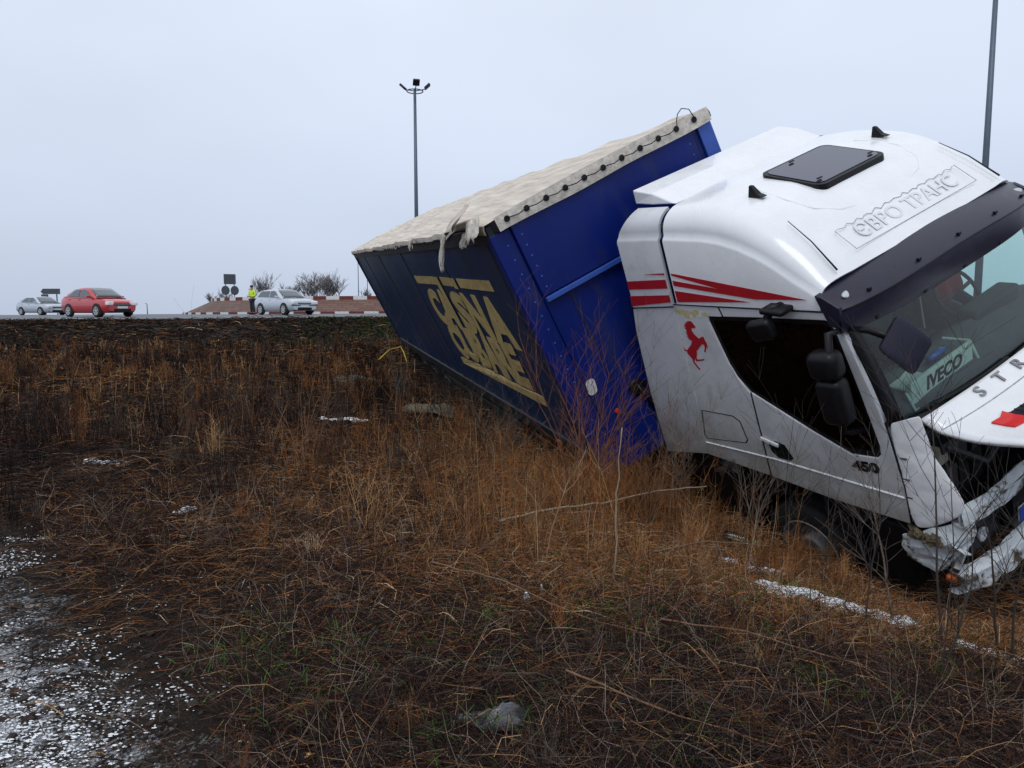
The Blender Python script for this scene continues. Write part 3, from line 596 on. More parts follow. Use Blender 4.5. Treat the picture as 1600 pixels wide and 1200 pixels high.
for a, b_ in ((-5.60, -4.02), (-3.60, -2.93), (-2.50, -.93)): # top bar broken by two upright strokes
    n_ = max(2, int((b_-a)/.25)); g = G(); P = [(a+(b_-a)*i/n_, -.585) for i in range(n_+1)]; Q = [(x, -.715) for x, _ in reversed(P)]
    g.plate(P+Q, fC, .006, .012).build('gold_bar', 'gold', cu)
P = [(-5.12+4.06*i/16, -2.075) for i in range(17)]; G().plate(P+[(x-.04, -2.205) for x, _ in reversed(P)], fC, .006, .012).build('gold_bar', 'gold', cu)
def letters(s, xs_, ztop, zbot, ws):
    for ch, x, w in zip(s, xs_, ws):
        o = text('gold_letter', ch, 1.0, 'gold', cu, (0, 0, 0), (1, 0, 0), (0, 0, 1), .003, .055, 1)
        vs_ = np.array([v.co[:] for v in o.data.vertices]); lo, hi = vs_.min(0), vs_.max(0)
        for v in o.data.vertices:
            u = (v.co.x-lo[0])/(hi[0]-lo[0]); t_ = (v.co.z-lo[2])/(hi[2]-lo[2])
            X_, Z_ = x+w*u, zbot+(ztop-zbot)*t_; v.co = (X_, curt(X_, Z_)-.012+(v.co.y-lo[1]), Z_)
letters('CASNA', (-5.22, -4.55, -3.60, -2.78, -1.93), -.80, -1.46, (.72, .72, .80, .85, .95))
letters('CUBARE', (-5.05, -4.42, -3.72, -3.10, -2.45, -1.90), -1.42, -2.05, (.66, .70, .66, .72, .66, .52))
for xq, w in ((-3.98, .22), (-2.86, .22)):      # upright strokes run up through the bar
    G().plate([(xq, -.585), (xq+w, -.585), (xq+w+.0, -.74 if xq > -3.5 else -1.46), (xq, -.74 if xq > -3.5 else -1.46)], fC, .0125, .016).build('gold_stroke', 'gold', cu)
for x in (-.35, -2.9, -5.9, -8.9, -11.6): G().tube([(x, curt(x, z)-.004, z) for z in zs], .006, 5).build('curtain_seam', 'navyrail', cu)
# rails, posts, front wall
G().bb((-L_, -1.27, -.17), (-.02, -1.20, .0)).build('roof_rail', 'navyrail', trl, bevel=.01)
G().bb((-L_, 1.20, -.17), (-.02, 1.27, .0)).build('roof_rail', 'navyrail', trl, bevel=.01)
G().bb((-L_, -1.265, -2.80), (-.02, -1.20, -2.60)).build('sill_rail', 'navyrail', trl, bevel=.01)
G().bb((-L_, 1.20, -2.80), (-.02, 1.265, -2.60)).build('sill_rail', 'navyrail', trl, bevel=.01)
for s in (-1, 1):
    G().bb((-.11, min(s*1.275, s*1.05), -2.85), (-.012, max(s*1.275, s*1.05), -.10)).build('corner_post', 'blue', trl, bevel=.012)
    G().bb((-L_-.02, min(s*1.27, s*1.14), -2.85), (-L_+.10, max(s*1.27, s*1.14), -.05)).build('rear_post', 'navyrail', trl, bevel=.012)
G().bb((-.07, -1.05, -.84), (.03, 1.05, -.03)).build('upper_front_panel', 'blue', trl, bevel=.008)
G().bb((-.09, -1.05, -2.85), (.0, 1.05, -.85)).build('lower_front_panel', 'blue', trl, bevel=.008)
G().bb((.0, -1.04, -.90), (.06, 1.12, -.85)).build('ledge_bar', 'bluelight', trl, bevel=.006)
G().bb((-.012, 1.13, -.55), (.02, 1.29, -.05)).build('corner_trim', 'bluelight', trl, bevel=.006)
G().tube([(.012, 1.06, -.06), (.035, 1.05, -.7)], .004, 5).build('hanging_cord', 'black', trl)
for y in (-.78, -.1, .6): G().bb((.0, y, -2.8), (.006, y+.012, -.92)).build('panel_seam', 'navyrail', trl)
G().plate(rrect(-.065, .065, -.10, .10, .05), lambda u, v, d: (.006+d, -1.0+u*.8+v*.1, -1.88+v*.8), 0, .005).build('white_sticker', 'paintwhite', trl)
G().lathe([(0, 0), (0, .09), (.03, .09), (.035, .07), (.035, 0)], (.0, -.56, -2.13), 'x', 20).tube([(.03, -.56, -2.1), (.07, -.53, -2.25), (.04, -.50, -2.4)], .02, 8).build('air_line_socket', 'black', trl, smooth=True)
G().lathe([(0, 0), (0, .03), (.02, .025), (.025, 0)], (.0, -.86, -2.25), 'x', 12).build('marker_lamp', mat('red_lens', (.5, .03, .01), .3), trl)
G().bb((-L_, -1.2, -2.9), (-.1, 1.2, -2.80)).build('floor_deck', 'dark', trl)
g = G()
for s in (-.5, .4): g.bb((-L_, s, -3.25), (-1, s+.1, -2.9))
for i in range(9): g.bb((-1.2-1.5*i, -1.2, -3.0), (-1.1-1.5*i, 1.2, -2.9))
g.build('chassis', 'dark', trl)
for z in (-3.05, -3.28): G().bb((-8.0, -1.24, z), (-3.2, -1.20, z+.10)).build('side_guard', 'dark', trl)
for x in (-9.0, -10.3, -11.6):
    truck_wheel((x, -1.02, -3.45), trl); truck_wheel((x, 1.02, -3.45), trl)
for i in range(1): G().bb((-1.3-2.2*i, -1.285, -2.74), (-1.15-2.2*i, -1.265, -2.69)).build('side_marker', 'orange', trl)
for s in (-1, 1): G().bb((-2.6, s*.75-.08, -3.7), (-2.44, s*.75+.08, -2.9)).build('landing_leg', 'dark', trl)
rv = G().lathe([(0, 0), (0, .011), (.006, .008), (.008, 0)], (0, 0, 0), 'x', 8).build('rivet', 'bluelight', trl); rv.location = (-.012, -1.14, -.25)
for s in (-1.14, 1.14):
    for i in range(16):
        o_ = link(bpy.data.objects.new('rivet', rv.data), trl); o_.location = (-.012, s, -.40-.15*i)
for y in (-.98, .98):
    for i in range(7):
        o_ = link(bpy.data.objects.new('rivet', rv.data), trl); o_.location = (.03, y, -.10-.11*i)
# roof tarpaulin with bows and a hem of eyelets
bows = [-.6-1.6*i for i in range(9)]
def tz(x, y):
    d = min(abs(x-b_) for b_ in bows); a = abs(y)/1.27
    return .055+.020*math.exp(-(d/.22)**2)-.03*a*a+.006*math.sin(x*4+y*3)+.006*math.sin(y*11+x*.8+math.sin(x*2))
hem = lambda x: .075+.010*math.sin(x*3.1)+.014*math.sin(x*1.1+2)
g = G(); xs2 = np.linspace(-L_-.02, .05, 150); ys2 = np.linspace(-1.285, 1.285, 34)
rows = []
for x in xs2:
    r = [(x, -1.30-.005*math.sin(x*13), tz(x, -1.28)-hem(x)), (x, -1.297-.004*math.sin(x*13), tz(x, -1.28)-.04)]+[(x, y, tz(x, y)) for y in ys2]+[(x, 1.30, tz(x, 1.28)-.04), (x, 1.30, tz(x, 1.28)-hem(x))]
    if -1.75 < x < -.25:        # torn open above the side rail
        k = math.sin((x+1.75)/1.5*math.pi); r[0] = (x, -1.30+.03*k, r[0][2]+.10*k); r[1] = (x, -1.295+.03*k, r[1][2]+.06*k); r[2] = (x, r[2][1]+.05*k, r[2][2]+.06*k); r[3] = (x, r[3][1], r[3][2]+.07*k); r[4] = (x, r[4][1], r[4][2]+.05*k)
    rows.append(r)
g.grid(rows)
tarp = g.build('roof_tarpaulin', 'tarp', trl, smooth=True); k = tarp.modifiers.new('e', 'EDGE_SPLIT'); k.split_angle = rad(35); tarp['label'] = 'grimy beige roof tarpaulin, torn at its corner'
fh = G().grid([[(.052, y, .072-.03*(y/1.27)**2), (.062+.002*math.sin(y*17), y, -.01), (.066+.004*math.sin(y*14), y, -.095+.006*math.sin(y*5))] for y in np.linspace(-1.17, 1.28, 60)]).build('front_hem', 'tarpframe', trl, solid=.004)
ey = [-1.06+.2155*i for i in range(11)]
for y in ey: G().lathe([(0, .0), (0, .028), (.008, .030), (.012, .022), (.008, .012), (.008, 0)], (.068, y, -.012), 'x', 16).build('eyelet', 'black', fh, smooth=True)
pc = []
for a, b_ in zip(ey[:-2], ey[1:-1]): pc += [(.10, a, -.005), (.105, (a+b_)/2, -.022)]
pc += [(.10, ey[-2], 0)]
arc = [(.10, ey[-2]+.02, .06), (.105, ey[-2]+.05, .11), (.105, ey[-2]+.11, .14), (.10, ey[-1]-.03, .10), (.09, ey[-1], 0)]
G().tube(pc+arc, .005, 5).build('lacing_cord', 'black', fh, smooth=True)
for x in np.linspace(-13.2, -2.0, 46): G().lathe([(0, 0), (0, .018), (-.012, .018), (-.012, 0)], (x, -1.312-.005*math.sin(x*13), tz(x, -1.28)-.07), 'y', 8).build('side_eyelet', 'black', tarp)
def strip(x0, w, ln, sw, seed, y0=-1.34, z0=.05):
    rg = random.Random(seed); g = G(); rows = []
    dn = TM.to_3x3().inverted() @ Vector((0, 0, -1)); dn.normalize(); nx = 9; nyy = 14
    tail = [rg.uniform(.72, 1) for _ in range(nx)]
    for j in range(nyy):
        t_ = j/(nyy-1); r = []
        for i in range(nx):
            u = i/(nx-1)-.5; k = ln*t_*tail[i]; p = Vector((x0+w*u*(1-.25*t_), y0-.02*math.sin(t_*3), z0))+dn*k+Vector((.02*math.sin(t_*5+i*1.9), .02*math.sin(i*2.3+t_*4), 0))+Vector((sw*t_*t_, 0, 0))
            r.append(tuple(p))
        rows.append(r)
    return g.grid(rows)
strip(-1.42, .22, .46, -.10, 1).build('torn_strip', 'tarpframe', tarp, smooth=True, solid=.004)
strip(-3.55, .22, .15, -.03, 2).build('torn_strip', 'tarpframe', tarp, smooth=True, solid=.004)
strip(-.55, .30, .17, -.1, 3, -1.32, .0).build('torn_strip', 'tarpframe', tarp, smooth=True, solid=.004)
g = G(); g.grid([[(-1.25+.13*i, -1.18+.0*j-.06*j+.02*math.sin(i*2), .16+.015*i-.035*j+.02*math.sin(i*1.7+j)) for j in range(5)] for i in range(7)]); g.build('torn_flap', 'tarp', tarp, smooth=True, solid=.006)
g = G(); g.grid([[(-.42+.09*i, -1.27-.035*j+.02*math.sin(i*2.4), .10-.04*j+.03*math.sin(i*2.9+j*1.3)) for j in range(5)] for i in range(6)]); g.build('torn_flap', 'tarpframe', tarp, smooth=True, solid=.006)

# ------------------------------------------------------------------ roundabout island with painted kerbs
RC, R0, R1, HT = (-9.0, 70.5), 20.5, 18.2, 1.02
def arc_pt(r, a): return (RC[0]+r*math.cos(a), RC[1]+r*math.sin(a))
isl = empty('roundabout_island', (RC[0], RC[1], 1.40)); tag(isl, 'round brick-paved roundabout island with red and white kerbs', 'roundabout')
m_ = bpy.data.materials.new('sloped_brick_paving'); m_.use_nodes = True; t = m_.node_tree; b = t.nodes['Principled BSDF']; b.inputs['Roughness'].default_value = .8
uvn = t.nodes.new('ShaderNodeUVMap'); br = t.nodes.new('ShaderNodeTexBrick'); br.inputs['Scale'].default_value = 1
br.inputs['Color1'].default_value = (.115, .048, .034, 1); br.inputs['Color2'].default_value = (.155, .085, .062, 1); br.inputs['Mortar'].default_value = (.06, .045, .04, 1)
br.inputs['Brick Width'].default_value = .9; br.inputs['Row Height'].default_value = .42; br.inputs['Mortar Size'].default_value = .05
t.links.new(uvn.outputs[0], br.inputs['Vector']); t.links.new(br.outputs[0], b.inputs['Base Color']); M['paving'] = m_
A = np.linspace(0, 2*math.pi, 145); g = G()
rz = lambda x, y: float(road_z(np.array(x), np.array(y)))
slope = []
for a in A:
    x0, y0 = arc_pt(R0-.25, a); x1, y1 = arc_pt(R1, a); z0 = rz(x0, y0)+.14; slope.append([(x0-RC[0], y0-RC[1], z0-1.40), (x1-RC[0], y1-RC[1], 1.02+.0*z0)])
o = g.grid(slope).build('brick_slope', 'paving', isl)
uv = o.data.uv_layers.new(name='UVMap')
for p in o.data.polygons:
    for li, vi in zip(p.loop_indices, p.vertices): uv.data[li].uv = ((vi//2)*2*math.pi*19.4/144, (vi % 2)*2.5)
G().add([(*arc_pt(R1-.3, a), 0) for a in A[:-1]], [tuple(range(144))]).build('island_top', mat('island_turf', (.045, .04, .022), .95, var=.4, scale=.4), isl)
it = isl.children[-1] if isl.children[-1].name.startswith('island_top') else [c for c in isl.children if c.name.startswith('island_top')][0]
for v in it.data.vertices: v.co = (v.co.x-RC[0], v.co.y-RC[1], 1.20)
# kerb blocks: one shared mesh per ring and colour, 1 m long
def blk(r, h, d, L):
    g = G(); da = L/r/2; P = []
    for rr in (r-d, r):
        for a in (-da, 0, da):
            for z in (0, h): P.append((rr*math.cos(a), rr*math.sin(a), z))
    F = [(0, 2, 3, 1), (2, 4, 5, 3), (6, 7, 9, 8), (8, 9, 11, 10), (1, 3, 9, 7), (3, 5, 11, 9), (0, 6, 8, 2), (2, 8, 10, 4), (0, 1, 7, 6), (4, 10, 11, 5)]
    return g.add(P, F)
def ringblocks(r, h, d, z, nm, off):
    n = int(2*math.pi*r/2.02)*2; prot = {}
    for i in range(n):
        a = 2*math.pi*(i+off)/n; wa = (a+math.pi/2) % (2*math.pi)
        if not (wa < rad(82) or wa > rad(278)): continue          # the far side lies behind the island's own top
        c = i % 2; x, y = arc_pt(r, a)
        if c not in prot:
            o = blk(r, h, d, 2*math.pi*r/n*.975).build(nm, 'paintred' if c else 'paintwhite', isl, norm=True); prot[c] = o
        else:
            o = link(bpy.data.objects.new(nm, prot[c].data), isl)
        o.rotation_euler = (0, 0, a); o.location = (0, 0, (rz(x, y)-1.40 if z is None else z))
ringblocks(R0, .16, .25, None, 'kerb_block', 0); ringblocks(R1+.02, .30, .30, .96, 'parapet_block', .3)

# ------------------------------------------------------------------ masts and poles
def mast(x, y, z0, h, r0, r1, label, heads=True):
    o = empty('light_mast', (x, y, z0)); tag(o, label, 'light mast', 'tall floodlight masts')
    G().tube([(0, 0, 0), (0, 0, h*.5), (0, 0, h)], [r0, (r0+r1)/2, r1], 12).build('pole', 'galv', o, smooth=True)
    G().tube([(math.cos(a)*.75, math.sin(a)*.75, h-.15) for a in np.linspace(0, 2*math.pi, 17)], .05, 6, False).build('ring', 'galv', o)
    for i, a in enumerate((math.pi*.93, -math.pi*.42, .12)):
        c = Vector((math.cos(a)*1.15, math.sin(a)*1.15, h+.32)); 
        hd = G().box(c, (.62, .62, .22), Euler((0, rad(-48), 0)).to_matrix().to_4x4().to_3x3() if False else (Matrix.Rotation(a, 3, 'Z') @ Matrix.Rotation(rad(-42), 3, 'Y'))).build('floodlight', 'visor', o, bevel=.05)
        G().tube([(math.cos(a)*.1, math.sin(a)*.1, h-.1), (math.cos(a)*.9, math.sin(a)*.9, h+.05)], .05, 6).build('arm', 'galv', o)
    return o
mast(-9.0, 70.5, 2.4, 19.6, .22, .13, 'tall light mast with three floodlights on the roundabout')
mast(28.25, 45, 1.2, 20.4, .22, .13, 'tall grey light mast rising behind the white cab')
def thin_pole(x, y, h, label):
    o = empty('thin_pole', (x, y, 1.0)); tag(o, label, 'pole', 'thin far poles')
    G().tube([(0, 0, 0), (0, 0, h)], [.07, .045], 6).build('shaft', 'galv', o); G().tube([(0, 0, h-.02), (.0, -.5, h+.08)], .04, 6).build('bracket', 'galv', o)
for px, D, h in ((562, 100, 7.2), (576, 105, 6.0), (233, 105, 1.6)):
    thin_pole((px-800)/1150*D, D, h, ('thin grey pole beyond the roundabout, close to the trailer tail' if px > 570 else 'thin grey pole between the broad tree and its twin pole') if px > 400 else 'short thin pole on the far road left of the island')

# ------------------------------------------------------------------ signs
sg_ = empty('sign_post_pair', (-23.0, 60.5, 2.35)); tag(sg_, 'backs of a square board and two round signs on the island', 'road sign')
M['signback'] = mat('sign_back_grey', (.055, .065, .08), .5, var=.2, scale=3)
Rs = Matrix.Rotation(rad(28), 3, 'Z')
for s in (-.36, .36):
    G().tube([Rs @ Vector((s*.9, 0, -.1)), Rs @ Vector((s*.9, 0, 1.8))], .035, 8).build('post', 'galv', sg_)
    o = G().lathe([(-.012, 0), (-.012, .38), (.012, .38), (.012, 0)], (0, 0, 0), 'y', 24).build('round_sign', 'signback', sg_); o.location = Rs @ Vector((s*.98, -.05, .92)); o.rotation_euler = (0, 0, rad(28)); o.scale = (.85, 1, 1)
o = G().bb((-.46, -.02, -.40), (.46, .02, .42)).build('board', 'signback', sg_); o.location = Rs @ Vector((0, -.05, 1.82)); o.rotation_euler = (0, 0, rad(28))
for s in (-.42, .42):
    o = G().bb((-.03, -.03, -.40), (.03, .0, .42)).build('board_stiffener', 'galv', sg_); o.location = Rs @ Vector((s*.9, -.08, 1.82)); o.rotation_euler = (0, 0, rad(28))
ds = empty('direction_sign', (-46.0, 74, 1.1)); tag(ds, 'dark arrow shaped direction board on two posts beyond the cars', 'road sign')
for s, h in ((-.65, 2.1), (.55, 2.7)): G().tube([(s, 0, -.2), (s, 0, h)], .06, 8).build('post', 'galv', ds)
G().plate([(-1.0, 2.42), (-.75, 2.72), (.95, 2.72), (.95, 2.18), (-.75, 2.18)], lambda u, v, d: (u, -.07-d, v), 0, .03).build('arrow_board', 'signback', ds)
G().bb((-.95, -.10, 1.72), (-.25, -.07, 2.16)).build('small_board', 'signback', ds)

# ------------------------------------------------------------------ cars
M['glass_car'] = mat('car_glass', (.035, .055, .07), .08, coat=.5, spec=.8)
M['cred'] = mat('red_car_paint', (.44, .016, .022), .22, var=.06, coat=.8)
M['csilver'] = mat('silver_car_paint', (.50, .55, .61), .25, metal=.25, var=.05, coat=.6)
M['csilver2'] = mat('pale_silver_paint', (.46, .51, .57), .25, metal=.25, var=.05, coat=.6)
M['headlamp'] = mat('headlamp_glass', (.75, .76, .76), .1, var=.15, scale=30)
def car(name, label, S, paint, loc, yaw):
    o = empty(name, loc, (0, 0, yaw)); tag(o, label, 'car')
    w = S['w']/2; LX = S['x']                # lower body stations: x, top z, half-width factor, bottom z
    def ring(x, zt, k, zb):
        ww = w*k; P = [(0, zb), (ww*.86, zb), (ww*.97, zb+.10), (ww, zb+.28), (ww*.995, (zb+zt)/2+.10), (ww*.965, zt-.10), (ww*.90, zt-.02), (ww*.60, zt+.012), (0, zt+.025)]
        return [(x, -y, z) for y, z in P]+[(x, y, z) for y, z in P[-2:0:-1]]
    rows = [ring(*r) for r in LX]; g = G().grid(rows, True); n = len(rows[0])
    g.add(rows[0], [tuple(range(n))]); g.add(rows[-1], [tuple(range(n))])
    body = g.build('body', paint, o, smooth=True); k = body.modifiers.new('e', 'EDGE_SPLIT'); k.split_angle = rad(38)
    # cabin
    CB, CR = S['belt'], S['roof']
    def cy(x, z):
        zb = float(np.interp(x, [p[0] for p in CB], [p[1] for p in CB])); t = max(0, min(1.1, (z-zb)/(S['h']-zb)))
        return w*(.93-.20*t)
    top = [(x, z) for x, z in CR]
    rows = [[(x, -cy(x, z0), z0), (x, -cy(x, (z0+z)/2), (z0+z)/2), (x, -cy(x, z)+.02, z-.03 if z-z0 > .1 else z), (x, -cy(x, z)+.14, z+.005), (x, 0, z+.025), (x, cy(x, z)-.14, z+.005), (x, cy(x, z)-.02, z-.03 if z-z0 > .1 else z), (x, cy(x, (z0+z)/2), (z0+z)/2), (x, cy(x, z0), z0)]
            for x, z, z0 in [(x, z, float(np.interp(x, [p[0] for p in CB], [p[1] for p in CB]))-.03) for x, z in CR]]
    G().grid(rows).build('cabin', paint, o, smooth=True)
    # glass
    for sg in (-1, 1):
        for nm, poly in S['side']:
            G().plate(poly, lambda u, v, d: (u, sg*(cy(u, v)+.008+d), v), 0, .006).build(nm, 'glass_car', o)
    def pane(nm, P, up):      # across the car between two profile points
        (x0, z0), (x1, z1) = P; nx_, nz_ = -(z1-z0), (x1-x0); l_ = math.hypot(nx_, nz_); nx_, nz_ = nx_/l_*up, nz_/l_*up; rows = []
        for t_ in (0, .25, .5, .75, 1):
            x, z = x0+(x1-x0)*t_, z0+(z1-z0)*t_; h = cy(x, z)-.085
            rows.append([(x+nx_*.03, h*a, z+nz_*.03+.02*(1-a*a)) for a in np.linspace(-1, 1, 9)])
        G().grid(rows).build(nm, 'glass_car', o, smooth=True, solid=.01)
    pane('windscreen', S['ws'], -1); pane('rear_window', S['rw'], 1)
    # nose
    xn = LX[-1][0]
    for sg in (-1, 1):
        y0, y1, z0, z1, x0 = S['hl']
        G().box((x0, sg*(y0+y1)/2, (z0+z1)/2), (.22, (y1-y0)*1.1, (z1-z0)*1.15), Matrix.Rotation(-sg*rad(20), 3, 'Z')).build('headlight', 'headlamp', o, bevel=.04, seg=3)
        G().box((xn-.10, sg*w*.66, .30), (.12, .20, .09), Matrix.Rotation(-sg*rad(20), 3, 'Z')).build('fog_lamp', 'black', o, bevel=.02)
        y = cy(S['mir'][0], S['mir'][1]); G().box((S['mir'][0], sg*(y+.12), S['mir'][1]+.03), (.10, .20, .13)).build('door_mirror', paint, o, bevel=.04, seg=3)
    g0, g1 = S['gr']; G().bb((xn-.14, -.42, g0), (xn+.012, .42, g1)).build('grille', 'black', o, bevel=.02)
    G().bb((xn-.05, -.40, (g0+g1)/2-.015), (xn+.022, .40, (g0+g1)/2+.02)).build('grille_bar', 'steel', o)
    G().bb((xn-.12, -.45, .26), (xn+.014, .45, .42)).build('lower_intake', 'black', o, bevel=.02)
    G().bb((xn, -.26, .43), (xn+.026, .26, .54)).build('number_plate', 'paintwhite', o)
    if S.get('strip'): G().bb((xn-.25, -w*.93, .50), (xn+.01, w*.93, .555)).build('bumper_strip', 'black', o, bevel=.02)
    for sg in (-1, 1):
        for x, z in S['handles']: G().bb((x-.09, sg*w*.975-.015, z-.015), (x+.09, sg*w*.975+.015, z+.018)).build('door_handle', paint, o)
        for xw in S['wh']:
            A_ = np.linspace(rad(-28), rad(208), 20); P = [(xw+.385*math.cos(a), .30+.385*math.sin(a)) for a in A_]
            G().plate(P, lambda u, v, d: (u, sg*(w*1.004+d), v), -.10, .004).build('wheel_well', 'rubber', o)
            tw = G().lathe([(-.09, .19), (-.10, .26), (-.085, .305), (.085, .305), (.10, .26), (.09, .19)], (xw, sg*(w-.06), .305), 'y', 28).build('wheel', 'rubber', o, smooth=True)
            g = G(); g.lathe([(0, .0), (-.0, .05), (.0, .055)], (xw, sg*(w+.025), .305), 'y', 14); g.lathe([(sg*.0, .165), (sg*.012, .20), (0, .215)], (xw, sg*(w+.028), .305), 'y', 24)
            for q in range(5):
                a = 2*math.pi*q/5+.3; g.box((xw+.11*math.cos(a), sg*(w+.02), .305+.11*math.sin(a)), (.15, .03, .055), Matrix.Rotation(-a, 3, 'Y'))
            g.build('rim', 'lamp', tw)
    return o
SEDAN = dict(w=1.70, h=1.50, x=[(-2.13, .86, .80, .38), (-2.08, .98, .90, .28), (-1.8, 1.03, .97, .22), (-1.3, 1.02, 1, .20), (-.4, .97, 1, .19), (.6, .95, 1, .19), (1.05, .955, 1, .19), (1.4, .90, .99, .20), (1.75, .87, .97, .22), (1.98, .82, .93, .24), (2.11, .75, .87, .26), (2.16, .62, .83, .30)],
             belt=[(-1.75, 1.02), (-1.2, 1.0), (1.2, .94)], roof=[(-1.78, 1.03), (-1.5, 1.14), (-1.2, 1.30), (-.9, 1.43), (-.5, 1.49), (0, 1.50), (.28, 1.46), (.6, 1.31), (.95, 1.09), (1.22, .95)],
             side=[('rear_side_window', [(-1.32, 1.05), (-.36, 1.02), (-.36, 1.40), (-.66, 1.40), (-.95, 1.31)]), ('front_side_window', [(-.27, 1.02), (.72, .99), (.62, 1.12), (.30, 1.32), (.10, 1.40), (-.27, 1.40)])],
             ws=((1.14, .99), (.34, 1.435)), rw=((-1.62, 1.10), (-.98, 1.38)), hl=(.44, .80, .60, .76, 2.09), mir=(.70, 1.0), gr=(.56, .68), handles=((-.25, .88), (-1.15, .90)), wh=(-1.25, 1.30))
HATCH = dict(w=1.72, h=1.45, x=[(-2.02, .70, .84, .40), (-1.98, .92, .93, .28), (-1.8, 1.0, .98, .22), (-1.3, 1.0, 1, .20), (-.4, .96, 1, .19), (.6, .93, 1, .19), (1.0, .93, 1, .19), (1.4, .90, .99, .20), (1.75, .86, .98, .22), (1.95, .82, .95, .24), (2.05, .76, .91, .26), (2.09, .62, .88, .30)],
             belt=[(-1.95, .98), (-1.2, .96), (1.2, .91)], roof=[(-1.98, .98), (-1.86, 1.16), (-1.70, 1.33), (-1.5, 1.40), (-.9, 1.45), (0, 1.46), (.22, 1.42), (.55, 1.25), (.9, 1.03), (1.12, .92)],
             side=[('rear_side_window', [(-1.62, 1.04), (-.40, 1.0), (-.40, 1.36), (-1.25, 1.36), (-1.42, 1.30)]), ('front_side_window', [(-.30, 1.0), (.66, .96), (.50, 1.12), (.20, 1.32), (.08, 1.36), (-.30, 1.36)])],
             ws=((1.05, .955), (.28, 1.395)), rw=((-1.92, 1.06), (-1.72, 1.32)), hl=(.46, .80, .61, .77, 2.05), mir=(.62, .98), gr=(.58, .68), handles=((-.22, .86), (-1.1, .87)), wh=(-1.22, 1.28), strip=True)
def on_road(px, D): x = (px-800)/1150*D; return (x, D, rz(x, D)+.012)
car('red_sedan', 'red four door saloon car on the road', SEDAN, 'cred', on_road(157, 38.6), rad(-31))
car('silver_hatchback', 'silver hatchback car beside the brick roundabout island', HATCH, 'csilver', on_road(447, 43), rad(-42))
S2 = dict(SEDAN); S2['w'] = 1.80; S2['h'] = 1.45
car('silver_saloon', 'silver saloon car following behind the red one', S2, 'csilver2', on_road(69, 60), rad(-27))

# ------------------------------------------------------------------ person in a high-visibility jacket
def skin(name, verts, edges, radii, m, parent, root=0, lv=2):
    me = bpy.data.meshes.new(name); me.from_pydata(verts, edges, []); o = bpy.data.objects.new(name, me); COL.objects.link(o)
    k = o.modifiers.new('s', 'SKIN'); k.use_smooth_shade = True
    for i, r in enumerate(radii): d = me.skin_vertices[0].data[i]; d.radius = r if hasattr(r, '__len__') else (r, r); d.use_root = (i == root)
    s_ = o.modifiers.new('u', 'SUBSURF'); s_.levels = lv; s_.render_levels = lv
    bpy.context.view_layer.update(); dg = bpy.context.evaluated_depsgraph_get(); ev = bpy.data.meshes.new_from_object(o.evaluated_get(dg)); bpy.data.objects.remove(o)
    ev.materials.clear(); ev.materials.append(M[m] if isinstance(m, str) else m); ev.polygons.foreach_set('use_smooth', [True]*len(ev.polygons))
    return link(bpy.data.objects.new(name, ev), parent)
M['skin'] = mat('skin', (.42, .24, .17), .6); M['hivis'] = mat('hi_vis_yellow', (.52, .72, .03), .7, var=.1, scale=6, bump=.2, bscale=14); M['cloth'] = mat('dark_trousers', (.018, .02, .03), .85, var=.2)
M['hair'] = mat('dark_hair', (.015, .012, .012), .8); M['band'] = mat('reflective_band', (.6, .62, .62), .35)
px_ = (397-800)/1150*46.0; per = empty('person', (px_, 46.0, rz(px_, 46)+.012), (0, 0, rad(150))); tag(per, 'person in a yellow high-visibility jacket and dark trousers', 'person')
V = [(0, 0, .96), (0, 0, 1.15), (0, -.02, 1.36), (0, 0, 1.50), (0, .03, 1.58), (0, .03, 1.72)]; E_ = [(0, 1), (1, 2), (2, 3), (3, 4), (4, 5)]; Rr = [(.15, .11), (.145, .105), (.17, .11), (.06, .06), (.085, .095), (.07, .085)]
for s in (-1, 1):
    k = len(V); V += [(s*.20, -.01, 1.42), (s*.27, .02, 1.15), (s*.14, .24, 1.10), (s*.08, .31, 1.12)]; E_ += [(2, k), (k, k+1), (k+1, k+2), (k+2, k+3)]; Rr += [.06, .045, .034, .032]
    for j in range(5):
        q = len(V); V += [(s*(.05-.0*j), .34+.012*(j == 0), 1.15-.02*j), (s*.02, .37-.02*(j == 0), 1.15-.02*j)]; E_ += [(k+3, q), (q, q+1)]; Rr += [.011, .009]
    k = len(V); V += [(s*.10, 0, .88), (s*.11, .02, .50), (s*.115, -.01, .09), (s*.13, .13, .04)]; E_ += [(0, k), (k, k+1), (k+1, k+2), (k+2, k+3)]; Rr += [.095, .065, .045, .04]
body = skin('body', V, E_, Rr, 'skin', per)
V = [(0, 0, .92), (0, 0, 1.15), (0, -.02, 1.36), (0, 0, 1.48)]; E_ = [(0, 1), (1, 2), (2, 3)]; Rr = [(.20, .15), (.185, .14), (.20, .14), (.085, .08)]
for s in (-1, 1):
    k = len(V); V += [(s*.21, -.01, 1.42), (s*.28, .02, 1.15), (s*.15, .22, 1.10)]; E_ += [(2, k), (k, k+1), (k+1, k+2)]; Rr += [.085, .07, .055]
jk_ = skin('jacket', V, E_, Rr, 'hivis', per)
G().lathe([(-.025, .205), (.025, .205)], (0, 0, 1.08), 'z', 24).build('reflective_band', 'band', jk_); [c for c in jk_.children][0].scale = (1, .82, 1)
V = [(0, 0, .95)]; E_ = []; Rr = [(.165, .125)]
for s in (-1, 1):
    k = len(V); V += [(s*.10, 0, .88), (s*.11, .02, .50), (s*.115, -.01, .10)]; E_ += [(0, k), (k, k+1), (k+1, k+2)]; Rr += [.11, .085, .07]
skin('trousers', V, E_, Rr, 'cloth', per)
for s in (-1, 1): G().box((s*.12, .05, .05), (.10, .28, .10)).build('shoe', 'black', per, bevel=.03)
